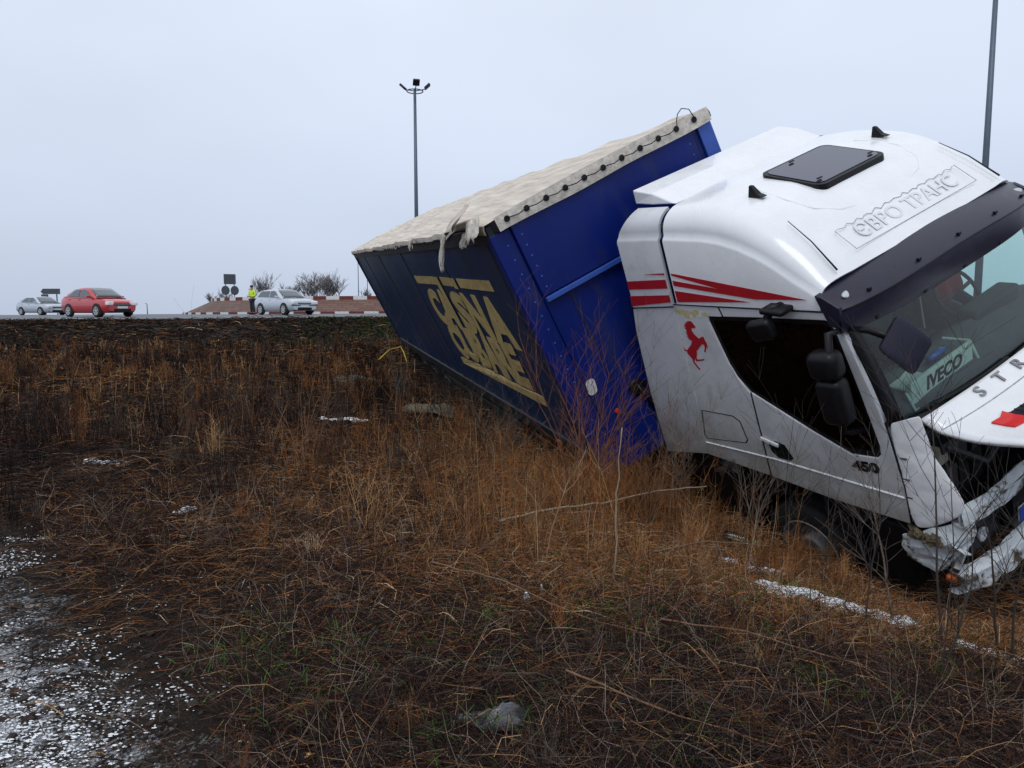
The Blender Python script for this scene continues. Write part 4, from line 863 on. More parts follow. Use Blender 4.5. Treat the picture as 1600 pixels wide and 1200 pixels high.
G().lathe([(0, .0), (.0, .105), (.07, .10), (.12, .06), (.13, 0)], (0, .03, 1.68), 'z', 18).build('cap', 'hair', per, smooth=True)

# ------------------------------------------------------------------ bare trees beyond the roundabout
def bare_tree(x, y, h, wd, seed, label, trunks=1):
    rg = random.Random(seed); o = empty('bare_tree', (x, y, h1(x, y)-.05)); tag(o, label, 'tree', 'bare trees beyond the roundabout')
    tg, cg = G(), G()
    def grow(p, d, ln, r, lv):
        n = 4; P = [p]; rr = [r]; dd = d.copy()
        for i in range(n):
            dd = (dd+Vector((rg.uniform(-.2, .2), rg.uniform(-.2, .2), rg.uniform(-.05, .14)))).normalized(); P.append(P[-1]+dd*ln/n); rr.append(r*(1-.5*(i+1)/n))
        (tg if lv == 0 else cg).tube(P, rr, 5 if lv < 2 else 3, False)
        if lv < 4:
            for q in range(5 if lv < 3 else 4):
                i = rg.randint(1 if lv else 2, n); a = rg.uniform(0, 6.28); k = rg.uniform(.5, 1.0)*wd
                d2 = (dd+Vector((math.cos(a)*k, math.sin(a)*k, rg.uniform(-.05, .55)))).normalized(); grow(P[i], d2, ln*rg.uniform(.50, .78), max(.014, rr[i]*.62), lv+1)
    for q in range(trunks):
        a = rg.uniform(0, 6.28); grow(Vector((.35*math.cos(a)*(q > 0), .35*math.sin(a)*(q > 0), 0)), Vector((.35*math.cos(a)*(trunks > 1), .35*math.sin(a)*(trunks > 1), 1)).normalized(), h*.42, .05*h/2.6, 0)
    zz = max(v[2] for v in tg.v+cg.v); k = h/zz
    for gq in (tg, cg): gq.v = [(v[0]*k, v[1]*k, v[2]*k) for v in gq.v]
    tg.build('trunk', 'bark', o, norm=False); cg.build('crown', 'bark', o, norm=False)
for px, D, h, wd, sd_, lb, tk in ((418, 104, 6.4, .8, 5, 'bare upright tree standing behind the person in yellow', 2), (456, 108, 5.0, .9, 6, 'low bare tree over the silver hatchback roof', 2), (497, 104, 6.2, 1.1, 7, 'broad bare tree beside the thin poles', 3),
                             (526, 106, 6.9, 1.0, 8, 'broadest bare tree behind the striped parapet', 3), (347, 102, 3.9, .9, 9, 'small bare bush beside the round signs', 2), (356, 100, 2.9, 1.1, 10, 'low dark bush at the foot of the signs', 2), (585, 112, 4.2, .9, 12, 'small bare tree at the rear edge of the trailer', 2)):
    bare_tree((px-800)/1150*D, D, h, wd, sd_, lb, tk)

# ------------------------------------------------------------------ vegetation
CMi, TMi = np.array(CM.inverted()), np.array(TM.inverted())
def inside(x, y, z, pad=0):
    p = np.c_[x, y, z, np.ones(len(x))]; c = p @ CMi.T; q = p @ TMi.T
    a = (c[:, 0] > -.9-pad) & (c[:, 0] < 2.6+pad) & (np.abs(c[:, 1]) < 1.32+pad)
    b = (q[:, 0] > -13.8-pad) & (q[:, 0] < .1+pad) & (np.abs(q[:, 1]) < 1.36+pad) & (q[:, 2] > -4.6)
    return a | b
def fbm(x, y, f, seed=0):
    r = np.random.default_rng(seed); o = np.zeros_like(x); amp = 1; tot = 0
    for k in range(4):
        for j in range(3):
            a = r.uniform(0, 6.28); o += amp*np.sin((x*np.cos(a)+y*np.sin(a))*f*r.uniform(.7, 1.4)+r.uniform(0, 6.28)); tot += amp
        f *= 2.1; amp *= .6
    return o/tot*1.6
# snow: where it lies (metres on the ground): centre, half sizes, turn
SNOW = [((-4.20, 7.5), (.24, .09), -.1, 'small snow patch among dark red-brown twigs on the left bank', 14),
        ((-2.52, 5.55), (.09, .06), .9, 'tiny clump of snow at the edge of the matted dark twigs', 7),
        ((-2.62, 11.2), (.34, .13), 0, 'snow patch in the tall grass short of the trailer tail', 12),
        ((1.96, 5.58), (.27, .09), .15, 'short streak of snow beside the front wheel', 14),
        ((2.02, 4.55), (.42, .11), -.50, 'long streak of snow along the ditch beside the broken bumper', 26),
        ((2.44, 4.62), (.17, .08), -.25, 'small snow patch at the end of the long streak', 8),
        ((2.66, 3.92), (.18, .05), -.3, 'thin sliver of snow beyond the long streak', 6),
        ((3.10, 4.90), (.13, .07), .2, 'patch of snow under the broken bumper corner', 7),
        ((-.05, 8.6), (.22, .07), 0, 'faint snow patch under the reddish shrub', 7)]
CLEAR = [(-.05, 2.70, .17), (2.0, 6.25, .18), (.08, 3.93, .05), (-.73, 2.48, .05)]
def in_snow(x, y, k=1.1):
    m = np.zeros(len(x), bool)
    for a, b_, r in CLEAR: m |= (x-a)**2+(y-b_)**2 < r*r
    for (c, s, a, _, _) in SNOW:
        dx, dy = x-c[0], y-c[1]; u = dx*math.cos(a)+dy*math.sin(a); v = -dx*math.sin(a)+dy*math.cos(a); m |= (u/(s[0]*k))**2+(v/(s[1]*k+.02))**2 < 1
    return m
def sample(n, d0, d1, power, half=.80):
    """points in a fan before the camera, thinner with distance"""
    u = RNG.random(n); k = power+1; D = (d0**k+u*(d1**k-d0**k))**(1/k); a = (RNG.random(n)*2-1)*half
    return a*D, D
def pale_field(x, y): return sstep(-1.8, .4, x+.15*fbm(x, y, 1.2, 3)*2)*sstep(3.0, 4.6, y+.6*fbm(x, y, .9, 4))
PAL = np.array([(.25, .102, .036), (.34, .20, .095), (.125, .055, .026), (.026, .016, .014), (.012, .009, .010), (.42, .32, .21), (.070, .055, .046), (.175, .088, .038)])
def tones(x, y, n):
    """tone index by place: orange straw mid-field and right, purple-brown twigs left and near"""
    pf = np.clip(pale_field(x, y), 0, 1); far = sstep(7.5, 12, y+fbm(x, y, .5, 9)); mid = np.exp(-((x+1.0)/2.0)**2-((y-8.0)/4.0)**2); pf = np.maximum(pf, np.maximum(far*(.20+.24*fbm(x, y, .35, 77)), mid*.66))
    near = 1-sstep(2.5, 4.3, y+.5*fbm(x, y, .8, 2)+.55*np.clip(x, 0, 2)); pf = pf*(1-.75*near)
    r = RNG.random(n); q = RNG.random(n)
    bright = np.where(q < .40, 0, np.where(q < .62, 7, np.where(q < .80, 2, np.where(q < .965, 1, 5))))
    dark = np.where(q < .36, 3, np.where(q < .66, 4, np.where(q < .87, 6, np.where(q < .975, 2, 1))))
    pf = pf*(1-.9*sstep(22.5, 26.5, y))
    idx = np.where(r < pf, bright, dark)
    return PAL[idx]*(.65+.7*RNG.random(n))[:, None]
def ribbons(name, P, wd, col, m, label):
    """P (n, k, 3) centre lines, wd (n, k) half widths -> one mesh of tapered ribbons"""
    n, k, _ = P.shape; d = P[:, -1]-P[:, 0]; view = P[:, k//2]-E0
    side = np.cross(d, view+RNG.normal(size=(n, 3))*np.linalg.norm(view, axis=1)[:, None]*.35); side /= np.linalg.norm(side, axis=1)[:, None]+1e-9
    Lf = P-side[:, None]*wd[:, :, None]; Rt = P+side[:, None]*wd[:, :, None]
    V = np.stack([Lf, Rt], 2).reshape(-1, 3); base = (np.arange(n)*2*k)[:, None]; F = []
    for i in range(k-1): F.append(np.stack([base[:, 0]+2*i, base[:, 0]+2*i+1, base[:, 0]+2*i+3, base[:, 0]+2*i+2], 1))
    F = np.stack(F, 1).reshape(-1, 4)
    me = bpy.data.meshes.new(name); me.vertices.add(len(V)); me.vertices.foreach_set('co', V.astype(np.float32).ravel())
    me.loops.add(F.size); me.loops.foreach_set('vertex_index', F.astype(np.int32).ravel())
    me.polygons.add(len(F)); me.polygons.foreach_set('loop_start', np.arange(0, F.size, 4, dtype=np.int32)); me.polygons.foreach_set('loop_total', np.full(len(F), 4, np.int32))
    me.update(calc_edges=True)
    c = np.ones((n, 2*k, 4), np.float32); c[:, :, :3] = col[:, None]; a = me.color_attributes.new('tone', 'FLOAT_COLOR', 'POINT'); a.data.foreach_set('color', c.ravel())
    me.materials.append(M[m]); o = link(bpy.data.objects.new(name, me)); tag(o, label, 'grass', kind='stuff'); return o
M['straw'] = attr_mat('dry_straw'); M['weed'] = attr_mat('dry_weed_stem'); M['greenleaf'] = attr_mat('green_leaf', .7)
def norm(v): return v/(np.linalg.norm(v, axis=-1, keepdims=True)+1e-9)
# 1. matted straw and fallen twigs
def matted(n, d0, d1, power):
    x, y = sample(n, d0, d1, power); z = hz(x, y)
    bare = np.maximum(sstep(-.4, -1.4, x+.25*fbm(x, y, 1.4, 8))*sstep(5.2, 3.6, y+.35*fbm(x, y, 1.1, 6)), 1.3*sstep(.45, -.1, x+1.02+.95*(y-2.5)+.2*fbm(x, y, 1.7, 61))*sstep(6.2, 5.4, y))      # trodden bare soil at the left
    ok = ~in_snow(x, y) & (RNG.random(n) > .72*bare) & (y < 31.2) & ~(inside(x, y, z+.3) & (RNG.random(n) < .8))
    x, y, z = x[ok], y[ok], z[ok]; n = len(x); D = np.hypot(x, y)
    az = RNG.random(n)*6.283+.0; el = np.abs(RNG.normal(0, .38, n))+.05
    lush = np.clip(.5+.5*fbm(x, y, .8, 5), 0, 1)
    ln = (.10+.26*RNG.random(n)**1.8)*(.7+.7*lush)*np.clip(.85+D*.04, .8, 1.8)
    z0 = z+RNG.random(n)**2*.07*(.4+lush)
    P = np.zeros((n, 4, 3)); P[:, 0] = np.c_[x, y, z0]
    for i in range(1, 4):
        e = el*(1.25-.85*i/1.6)+RNG.normal(0, .10, n); a = az+RNG.normal(0, .22, n)*i
        P[:, i] = P[:, i-1]+np.c_[np.cos(a)*np.cos(e), np.sin(a)*np.cos(e), np.sin(e)]*(ln/3)[:, None]
    P[:, :, 2] = np.maximum(P[:, :, 2], z[:, None]+.004)
    w = np.maximum(.0009+.0014*RNG.random(n)**2, D*.00030)
    W = w[:, None]*np.array([1, 1, .8, .25])[None]
    return P, W, tones(x, y, n)
P, Wd, cl = matted(150000, 1.9, 9, .15); ribbons('matted_grass', P, Wd, cl, 'straw', 'matted dry brown grass and twigs covering the ditch floor')
P, Wd, cl = matted(105000, 8, 31.5, .5); ribbons('dry_bank_grass', P, Wd*1.25, cl, 'straw', 'dry brown grass covering the bank up to the road')
# 2. upright grass blades and thin weed stems, tall behind and mid-field
def upright(n, d0, d1, power, hmin, hmax):
    x, y = sample(n, d0, d1, power)
    tall = np.clip(sstep(6.0, 9.5, y+1.0*fbm(x, y, .45, 12))+.75*sstep(-1.6, -.2, x)*sstep(4.0, 5.5, y)*sstep(3.2, 1.2, x), 0, 1)*(1-.97*sstep(21.5, 26.5, y+.8*fbm(x, y, .8, 44)))
    z = hz(x, y); ok = (RNG.random(n) < tall*np.clip(.55+.7*fbm(x, y, .7, 13), .04, 1)) & ~in_snow(x, y, 1.5) & ~inside(x, y, z+.5, .05)
    ok &= ~((x > .9) & (y < 5.9) & (RNG.random(n) < .85))
    x, y, z = x[ok], y[ok], z[ok]; n = len(x); D = np.hypot(x, y)
    patch = np.clip(.55+.5*fbm(x, y, .6, 14), .15, 1)
    h = (hmin+(hmax-hmin)*RNG.random(n)**1.6)*(.55+.6*patch)*np.clip(1.3-y*.034, .35, 1)
    a = RNG.random(n)*6.283; lean = np.abs(RNG.normal(0, .22, n))
    P = np.zeros((n, 4, 3)); P[:, 0] = np.c_[x, y, z-.01]
    for i in range(1, 4):
        l_ = lean*(.5+.5*i); P[:, i] = P[:, i-1]+np.c_[np.cos(a)*np.sin(l_)+RNG.normal(0, .07, n), np.sin(a)*np.sin(l_)+RNG.normal(0, .07, n), np.cos(l_)]*(h/3)[:, None]
    w = np.maximum(.0011+.0009*RNG.random(n), D*.00027); W = w[:, None]*np.array([1, .9, .7, .3])[None]
    return P, W, tones(x, y, n), h
def branches(P, W, col, h, per):
    n = len(P); i0 = np.repeat(np.arange(n), per); m = len(i0); t = .35+.62*RNG.random(m); k = np.minimum((t*3).astype(int), 2); f = t*3-k
    b0 = P[i0, k]*(1-f)[:, None]+P[i0, k+1]*f[:, None]; a = RNG.random(m)*6.283; up = .5+.5*RNG.random(m); ln = h[i0]*(.10+.26*RNG.random(m))*(1.15-t*.6)
    d = norm(np.c_[np.cos(a), np.sin(a), up]); Q = np.zeros((m, 3, 3)); Q[:, 0] = b0; Q[:, 1] = b0+d*(ln*.5)[:, None]; d2 = norm(d+np.c_[RNG.normal(0, .2, (m, 2)), .35+.2*RNG.random(m)]); Q[:, 2] = Q[:, 1]+d2*(ln*.5)[:, None]
    w = W[i0, 1]*.72; return Q, w[:, None]*np.array([1, .8, .35])[None], col[i0]*(.85+.3*RNG.random(m))[:, None]
P, Wd, cl, h = upright(30000, 3.6, 9.5, .5, .14, .62); ribbons('standing_dry_grass', P, Wd, cl, 'weed', 'standing dry orange-brown grass in the middle of the ditch')
P, Wd, cl, h = upright(44000, 8, 30.5, .5, .25, .85); ribbons('standing_bank_weeds', P, Wd, cl, 'weed', 'standing dry weeds on the bank below the road')
sel = RNG.random(len(P)) < .32; Q, W2, c2 = branches(P[sel], Wd[sel], cl[sel], h[sel], 6); ribbons('weed_twigs', Q, W2, c2, 'weed', 'fine side twigs of the dry weeds on the bank')
P, Wd, cl, h = upright(7600, 3.8, 10, .4, .30, 1.0); ribbons('tall_thin_weeds', P, Wd*1.1, cl*.8, 'weed', 'tall thin weed stems in front of the trailer'); Q, W2, c2 = branches(P, Wd, cl*.8, h, 9); ribbons('tall_weed_twigs', Q, W2, c2, 'weed', 'branching tips of the tall thin weeds before the trailer')
# tangled fine dark twigs near the camera (low scrub)
def scrub(n, d0, d1):
    x, y = sample(n, d0, d1, .4); z = hz(x, y)
    dens = np.clip(.5+.9*fbm(x, y, .75, 21), 0, 1)*(1-.85*sstep(-.9, -1.8, x)*sstep(4.9, 3.8, y))*(1-.95*sstep(.45, -.1, x+1.02+.95*(y-2.5))); ok = (RNG.random(n) < dens) & ~in_snow(x, y, 1.3) & ~inside(x, y, z+.3, .05)
    x, y, z = x[ok], y[ok], z[ok]; n = len(x); P = np.zeros((n, 4, 3)); P[:, 0] = np.c_[x, y, z+.03*RNG.random(n)]; a = RNG.random(n)*6.283; e = .25+.75*RNG.random(n); ln = .10+.26*RNG.random(n)
    for i in range(1, 4):
        a = a+RNG.normal(0, .4, n); e = e+RNG.normal(-.05, .3, n); P[:, i] = P[:, i-1]+np.c_[np.cos(a)*np.cos(e), np.sin(a)*np.cos(e), np.sin(e)]*(ln/3)[:, None]
    D = np.hypot(x, y); w = np.maximum(.0010, D*.00026); q = RNG.random(n); c = np.where((q < .3)[:, None], [(.055, .022, .019)], np.where((q < .74)[:, None], [(.022, .016, .014)], [(.22, .165, .125)]))*(.6+.7*RNG.random(n))[:, None]
    return P, w[:, None]*np.array([1, .9, .7, .4])[None]*np.ones((n, 1)), c
P, Wd, cl = scrub(42000, 2.0, 9.5); ribbons('low_twig_scrub', P, Wd, cl, 'weed', 'low tangle of dark red-brown twigs near the path')
# bushy clumps of dry weeds, each of its own tone
def clumps(cx, cy, hh, stems):
    m = len(cx); i0 = np.repeat(np.arange(m), stems); n = len(i0); a = RNG.random(n)*6.283; sp = np.abs(RNG.normal(0, .42, n))
    x = cx[i0]+RNG.normal(0, .05, n)*hh[i0]*2; y = cy[i0]+RNG.normal(0, .05, n)*hh[i0]*2; h = hh[i0]*(.5+.55*RNG.random(n)); P = np.zeros((n, 4, 3)); P[:, 0] = np.c_[x, y, hz(x, y)-.01]
    for i in range(1, 4):
        l_ = sp*(1.1-.18*i); P[:, i] = P[:, i-1]+np.c_[np.cos(a)*np.sin(l_)+RNG.normal(0, .08, n), np.sin(a)*np.sin(l_)+RNG.normal(0, .08, n), np.cos(l_)]*(h/3)[:, None]
    base = tones(cx, cy, m)*1.0; D = np.hypot(x, y); w = np.maximum(.0013, D*.00027); return P, w[:, None]*np.array([1, .85, .65, .3])[None], base[i0]*(.7+.6*RNG.random(n))[:, None], h
cx, cy = sample(560, 4.6, 22, .5, .72); ok = ~inside(cx, cy, hz(cx, cy)+.5, .25) & ~in_snow(cx, cy, 2.5) & ((cx < 1.3) | (cy > 8)) & ((cy > 5.6) | (cx > -1.6)); cx, cy = cx[ok], cy[ok]
hh = (.28+.5*RNG.random(len(cx))**1.5)*np.clip(1.2-.02*cy, .6, 1)
P, Wd, cl, h = clumps(cx, cy, hh, 16); ribbons('dry_weed_clumps', P, Wd, cl, 'weed', 'bushy clumps of dry weeds scattered over the bank'); Q, W2, c2 = branches(P, Wd, cl, h, 6); ribbons('weed_clump_twigs', Q, W2, c2, 'weed', 'fine twigs of the bushy dry weed clumps')
cx, cy = sample(330, 2.2, 6.2, .3, .75); ok = ~inside(cx, cy, hz(cx, cy)+.4, .2) & ~in_snow(cx, cy, 2.2) & ~((cx < -.9) & (cy < 4.6)); cx, cy = cx[ok], cy[ok]
P, Wd, cl, h = clumps(cx, cy, .10+.20*RNG.random(len(cx))**1.5, 20); q = branches(P, Wd, cl, h, 4); ribbons('low_dry_tufts', P, Wd*.85, cl, 'weed', 'low tufts of dry dark grass in the foreground'); ribbons('tuft_twigs', q[0], q[1]*.9, q[2], 'weed', 'fine twigs of the low foreground tufts')
cx = np.r_[RNG.uniform(.2, 1.25, 26), RNG.uniform(1.3, 2.95, 22)]; cy = np.r_[RNG.uniform(6.2, 7.1, 26), RNG.uniform(5.3, 6.25, 22)]; ok = ~inside(cx, cy, hz(cx, cy)+.3, .02) & ~in_snow(cx, cy, 1.6); cx, cy = cx[ok], cy[ok]
P, Wd, cl, h = clumps(cx, cy, np.where(cx < 1.25, .45+.35*RNG.random(len(cx)), .22+.25*RNG.random(len(cx))), 14); q = branches(P, Wd, cl, h, 9); ribbons('truckside_weeds', P, Wd, cl, 'weed', 'dry branching weeds crowding the trailer front and cab sill'); ribbons('truckside_weed_twigs', *q, 'weed', 'fine twigs of the weeds crowding the cab sill')
# green: verge grass by the road and low weeds in the ditch
def green_blades():
    n = 42000; x = RNG.uniform(-34, 3, n); y = RNG.uniform(23.0, 31.2, n); k = fbm(x, y, .55, 31); ok = (RNG.random(n) < np.clip(.18+.9*k, .02, .8)) & ~inside(x, y, hz(x, y)+.5, .1); x, y = x[ok], y[ok]
    m = 2400; cx = np.r_[RNG.uniform(.3, 3.2, 60), RNG.uniform(-.6, 1.2, 22), RNG.uniform(-1.4, .4, 14)]; cy = np.r_[RNG.uniform(2.7, 5.2, 60), RNG.uniform(2.4, 4.2, 22), RNG.uniform(2.2, 3.6, 14)]
    j = RNG.integers(0, len(cx), m); x2 = cx[j]+RNG.normal(0, .11, m); y2 = cy[j]+RNG.normal(0, .11, m)
    x = np.r_[x, x2]; y = np.r_[y, y2]; n = len(x); z = hz(x, y); D = np.hypot(x, y); a = RNG.random(n)*6.283; e = .5+.9*RNG.random(n); ln = np.where(D > 15, .08+.10*RNG.random(n), .03+.06*RNG.random(n))
    P = np.zeros((n, 3, 3)); P[:, 0] = np.c_[x, y, z+np.where(D > 15, .04, .05)]
    for i in (1, 2): P[:, i] = P[:, i-1]+np.c_[np.cos(a)*np.cos(e/i), np.sin(a)*np.cos(e/i), np.sin(e/i)]*(ln/2)[:, None]
    w = np.where(D > 15, D*.0006, .0021); c = np.where((D > 15)[:, None], np.where((RNG.random(n) < np.clip(.35+.5*fbm(x, y, .8, 52), 0, 1))[:, None], [(.032, .060, .014)], [(.030, .028, .024)]), [(.055, .105, .024)])*(.3+.9*RNG.random(n))[:, None]
    return P, w[:, None]*np.array([.7, 1, .2])[None], c
P, Wd, cl = green_blades(); o = ribbons('green_grass', P, Wd, cl, 'greenleaf', 'sparse green grass on the road verge and in the ditch')

# ------------------------------------------------------------------ snow and gravel speckle
def blob(g, x, y, r, h, z=None, rg=random):
    n = 9; z = h1(x, y) if z is None else z; V = []
    a0 = rg.uniform(0, 6.28); sx_ = rg.uniform(.8, 1.9)
    for k, (f, hh) in enumerate(((1, 0), (.62, .75))):
        for i in range(n):
            a = 2*math.pi*i/n; q = r*f*rg.uniform(.65, 1.2); u, v = q*math.cos(a)*sx_, q*math.sin(a)*.8; V.append((x+u*math.cos(a0)-v*math.sin(a0), y+u*math.sin(a0)+v*math.cos(a0), z+hh*h))
    V.append((x, y, z+h)); F = [(i, (i+1) % n, n+(i+1) % n, n+i) for i in range(n)]+[(n+i, n+(i+1) % n, 2*n) for i in range(n)]
    g.add(V, F)
rg = random.Random(5)
for (c, s, a, lb, nb) in SNOW:
    g = G(); 
    for i in range(nb):
        t_ = -1+2*(i+.5)/nb; u = s[0]*t_; v = (s[1]*rg.uniform(-.75, .75)+s[1]*.5*math.sin(t_*4))*(.4 if nb < 10 else 1); x = c[0]+u*math.cos(a)-v*math.sin(a); y = c[1]+u*math.sin(a)+v*math.cos(a)
        if nb > 10 and rg.random() < .12: continue
        blob(g, x, y, rg.uniform(.30, .95)*max(s[1], s[0]/nb*1.6), rg.uniform(.012, .035), h1(x, y)+.035, rg)
    o = g.build('snow_patch', 'snow', smooth=True); tag(o, lb, 'snow', 'leftover snow patches')
# thawing snow grains on bare soil
n = 170000; x = RNG.uniform(-4.2, -.4, n); y = RNG.uniform(1.9, 5.4, n)
edge = -1.02+.12*np.sin(y*4.7)-.95*(y-2.5); dens = np.clip(sstep(.25, -.75, x-edge)*np.clip(.34+1.1*fbm(x, y, 3.4, 41)+.25*fbm(x, y, 14, 43), 0, 1)*sstep(5.6, 5.0, y), 0, 1)
pt = np.exp(-(((x+1.86)/.32)**2+((y-4.02)/.17)**2))*.9; dens = np.maximum(dens*.42, pt*.7*np.clip(.5+.8*fbm(x, y, 3, 42), 0, 1)); dens = np.maximum(dens, .35*np.exp(-(((x+3.35)/.4)**2+((y-5.12)/.05)**2)))
ok = RNG.random(n) < dens; x, y = x[ok], y[ok]; n = len(x); z = hz(x, y)+.010; r = .0020+.0046*RNG.random(n)**2.2; k = 5; a0 = RNG.random(n)*6.28
V = np.zeros((n, k+1, 3))
for i in range(k):
    a = a0+2*math.pi*i/k; q = r*(.6+.8*RNG.random(n)); V[:, i] = np.c_[x+q*np.cos(a)*1.7, y+q*np.sin(a), z]
V[:, k] = np.c_[x, y, z+r*.7]
F = (np.arange(n)*(k+1))[:, None, None]+np.array([(i, (i+1) % k, k) for i in range(k)])[None]; F = F.reshape(-1, 3)
me = bpy.data.meshes.new('snow_grains'); me.vertices.add(n*(k+1)); me.vertices.foreach_set('co', V.astype(np.float32).ravel()); me.loops.add(F.size); me.loops.foreach_set('vertex_index', F.astype(np.int32).ravel())
me.polygons.add(len(F)); me.polygons.foreach_set('loop_start', np.arange(0, F.size, 3, dtype=np.int32)); me.polygons.foreach_set('loop_total', np.full(len(F), 3, np.int32)); me.update(calc_edges=True); me.materials.append(M['snow']); o = link(bpy.data.objects.new('snow_grains', me)); tag(o, 'grainy half-melted snow scattered over the bare dark soil', 'snow', kind='stuff')
# clods of soil
n = 5000; x, y = sample(n, 1.9, 6, .3); ok = x < .3; x, y = x[ok], y[ok]; g = G(); zz = hz(x, y); rg = random.Random(9)
for i in range(0, len(x)): 
    r = .005+.016*rg.random()**3; g.box((x[i], y[i], zz[i]+r*.3), (r*2, r*1.5, r), Euler((rg.uniform(-.6, .6), rg.uniform(-.6, .6), rg.uniform(0, 6))).to_matrix())
o = g.build('soil_clods', mat('soil_clod', (.028, .020, .015), .95, var=.5, scale=30), norm=False); tag(o, 'small dark clods of soil on the bare ground', 'soil', kind='stuff')

# ------------------------------------------------------------------ shrubs and saplings that stand out singly
def shrub(name, label, x, y, h, stems, spread, levels, m, seed, r0=.006, droop=.0, side=(.3, .6), nb=5, cat='shrub', zoff=0, lean=(0, 0), group=None):
    rg = random.Random(seed); o = empty(name, (x, y, h1(x, y)+zoff)); tag(o, label, cat, group); sg, tg = G(), G()
    def grow(p, d, ln, r, lv):
        n = 6 if lv == 0 else 4; P = [p]; rr = [r]; dd = d.copy()
        for i in range(n):
            dd = (dd+Vector((rg.gauss(0, .09), rg.gauss(0, .09), rg.gauss(.02, .05)-droop))).normalized(); P.append(P[-1]+dd*ln/n); rr.append(r*(1-.65*(i+1)/n))
        (sg if lv == 0 else tg).tube(P, [max(q, .0009) for q in rr], 5 if lv == 0 else 4, False)
        if lv < levels:
            for q in range(nb if lv == 0 else max(2, nb-2)):
                i = rg.randint(2 if lv == 0 else 1, n); a = rg.uniform(0, 6.28); k = rg.uniform(*side); d2 = (dd+Vector((math.cos(a), math.sin(a), rg.uniform(0, .3)))*k*1.6).normalized(); grow(P[i], d2, ln*rg.uniform(.28, .55), max(.0011, rr[i]*.62), lv+1)
    for s in range(stems):
        a = rg.uniform(0, 6.28); k = spread*rg.uniform(.3, 1); grow(Vector((.04*math.cos(a)*(stems > 1), .04*math.sin(a)*(stems > 1), 0)), Vector((math.cos(a)*k+lean[0], math.sin(a)*k+lean[1], 1)).normalized(), h*rg.uniform(.7, 1.05), r0*rg.uniform(.7, 1.1), 0)
    sg.build('stem', m, o, smooth=True, norm=False); tg.build('twig_head', m, o, smooth=True, norm=False); return o
shrub('bare_shrub', 'reddish bare shrub standing before the blue trailer front', .60, 6.60, 1.5, 10, .55, 2, 'twigred', 3, .009, nb=7)
shrub('bare_shrub', 'pale branching weed standing under the cab sill by the wheel', 1.95, 6.05, .85, 5, .5, 2, 'twiggrey', 4, .006, nb=6)
shrub('bare_shrub', 'bushy straw-brown weed between trailer front and cab fairing', 1.15, 6.25, .95, 8, .55, 2, 'stalkbrown', 8, .005, nb=6)
shrub('bare_shrub', 'low grey-brown bush below the gold lettering', -.15, 8.2, .70, 12, .8, 2, 'twiggrey', 9, .005, nb=6)
shrub('bare_shrub', 'tangled dark bush at the foot of the trailer side', -.85, 10.4, 1.0, 10, .6, 2, 'twigdark', 10, .006, nb=6)
shrub('sapling', 'slender knotty sapling in front of the broken bumper', 2.30, 3.78, 1.42, 1, .05, 2, 'twigdark', 21, .009, side=(.35, .7), nb=10, cat='sapling', lean=(-.03, 0))
shrub('sapling', 'pale thin sapling leaning over the engine gap', 2.34, 4.35, 1.25, 1, .05, 2, 'twiggrey', 22, .0075, side=(.3, .5), nb=9, cat='sapling', lean=(-.16, 0))
shrub('sapling', 'dark forked sapling beside the long snow streak', 1.96, 3.30, .95, 2, .12, 2, 'twigdark', 23, .006, side=(.3, .6), nb=6, cat='sapling')
shrub('sapling', 'stout dark sapling rising in front of the number plate', 2.62, 3.72, 1.1, 2, .1, 2, 'twigdark', 41, .008, side=(.35, .7), nb=8, cat='sapling')
shrub('sapling', 'fine twiggy weed rising past the white front flap', 2.02, 4.05, 1.22, 1, .05, 2, 'twigdark', 24, .005, side=(.3, .6), nb=9, cat='sapling', lean=(.03, 0))
shrub('dry_weed', 'thin dark weed crossing the dark passenger window', 2.02, 5.35, 1.38, 1, .05, 2, 'twigdark', 25, .0045, side=(.3, .6), nb=7, cat='weed', lean=(-.05, .02))
shrub('dry_weed', 'pale weed with fine twigs in front of the white fairing', 1.52, 6.45, 1.15, 2, .1, 2, 'twiggrey', 26, .0045, side=(.25, .5), nb=10, cat='weed')
shrub('dry_weed', 'spindly dark weed in the brown grass left of the trailer', -3.1, 9.3, 1.15, 2, .25, 2, 'twigdark', 27, .006, nb=7, cat='weed')
shrub('dry_weed', 'tall orange weed clump amid the open grass', -2.05, 7.3, .95, 8, .4, 1, 'stalkbrown', 28, .005, nb=5, cat='weed')
shrub('dry_weed', 'tall single dark stem against the green verge', -5.4, 12.4, 1.30, 1, .04, 1, 'twigdark', 29, .007, nb=5, cat='weed')
shrub('dry_weed', 'cluster of thin whippy stems before the trailer tail', -1.9, 12.6, 1.35, 8, .35, 1, 'twiggrey', 30, .006, nb=4, cat='weed')
shrub('dry_weed', 'upright whippy stems against the blue trailer front', .78, 7.15, 1.35, 4, .16, 1, 'twigred', 31, .005, nb=4, cat='weed')
shrub('dry_weed', 'dark low weed beneath the 450 number', 2.18, 5.05, .8, 3, .2, 1, 'twigdark', 32, .004, nb=6, cat='weed')
shrub('dry_weed', 'weed with a shaggy dark seed head by the door handle', 1.98, 5.75, .95, 1, .03, 0, 'twigdark', 33, .005, nb=4, cat='weed')
hd_ = [o for o in bpy.data.objects if o.get('label') == 'weed with a shaggy dark seed head by the door handle'][0]
st_ = [c for c in hd_.children if c.name.startswith('stem')][0]; top = max((v.co for v in st_.data.vertices), key=lambda c: c.z).copy(); g = G(); rg = random.Random(4)
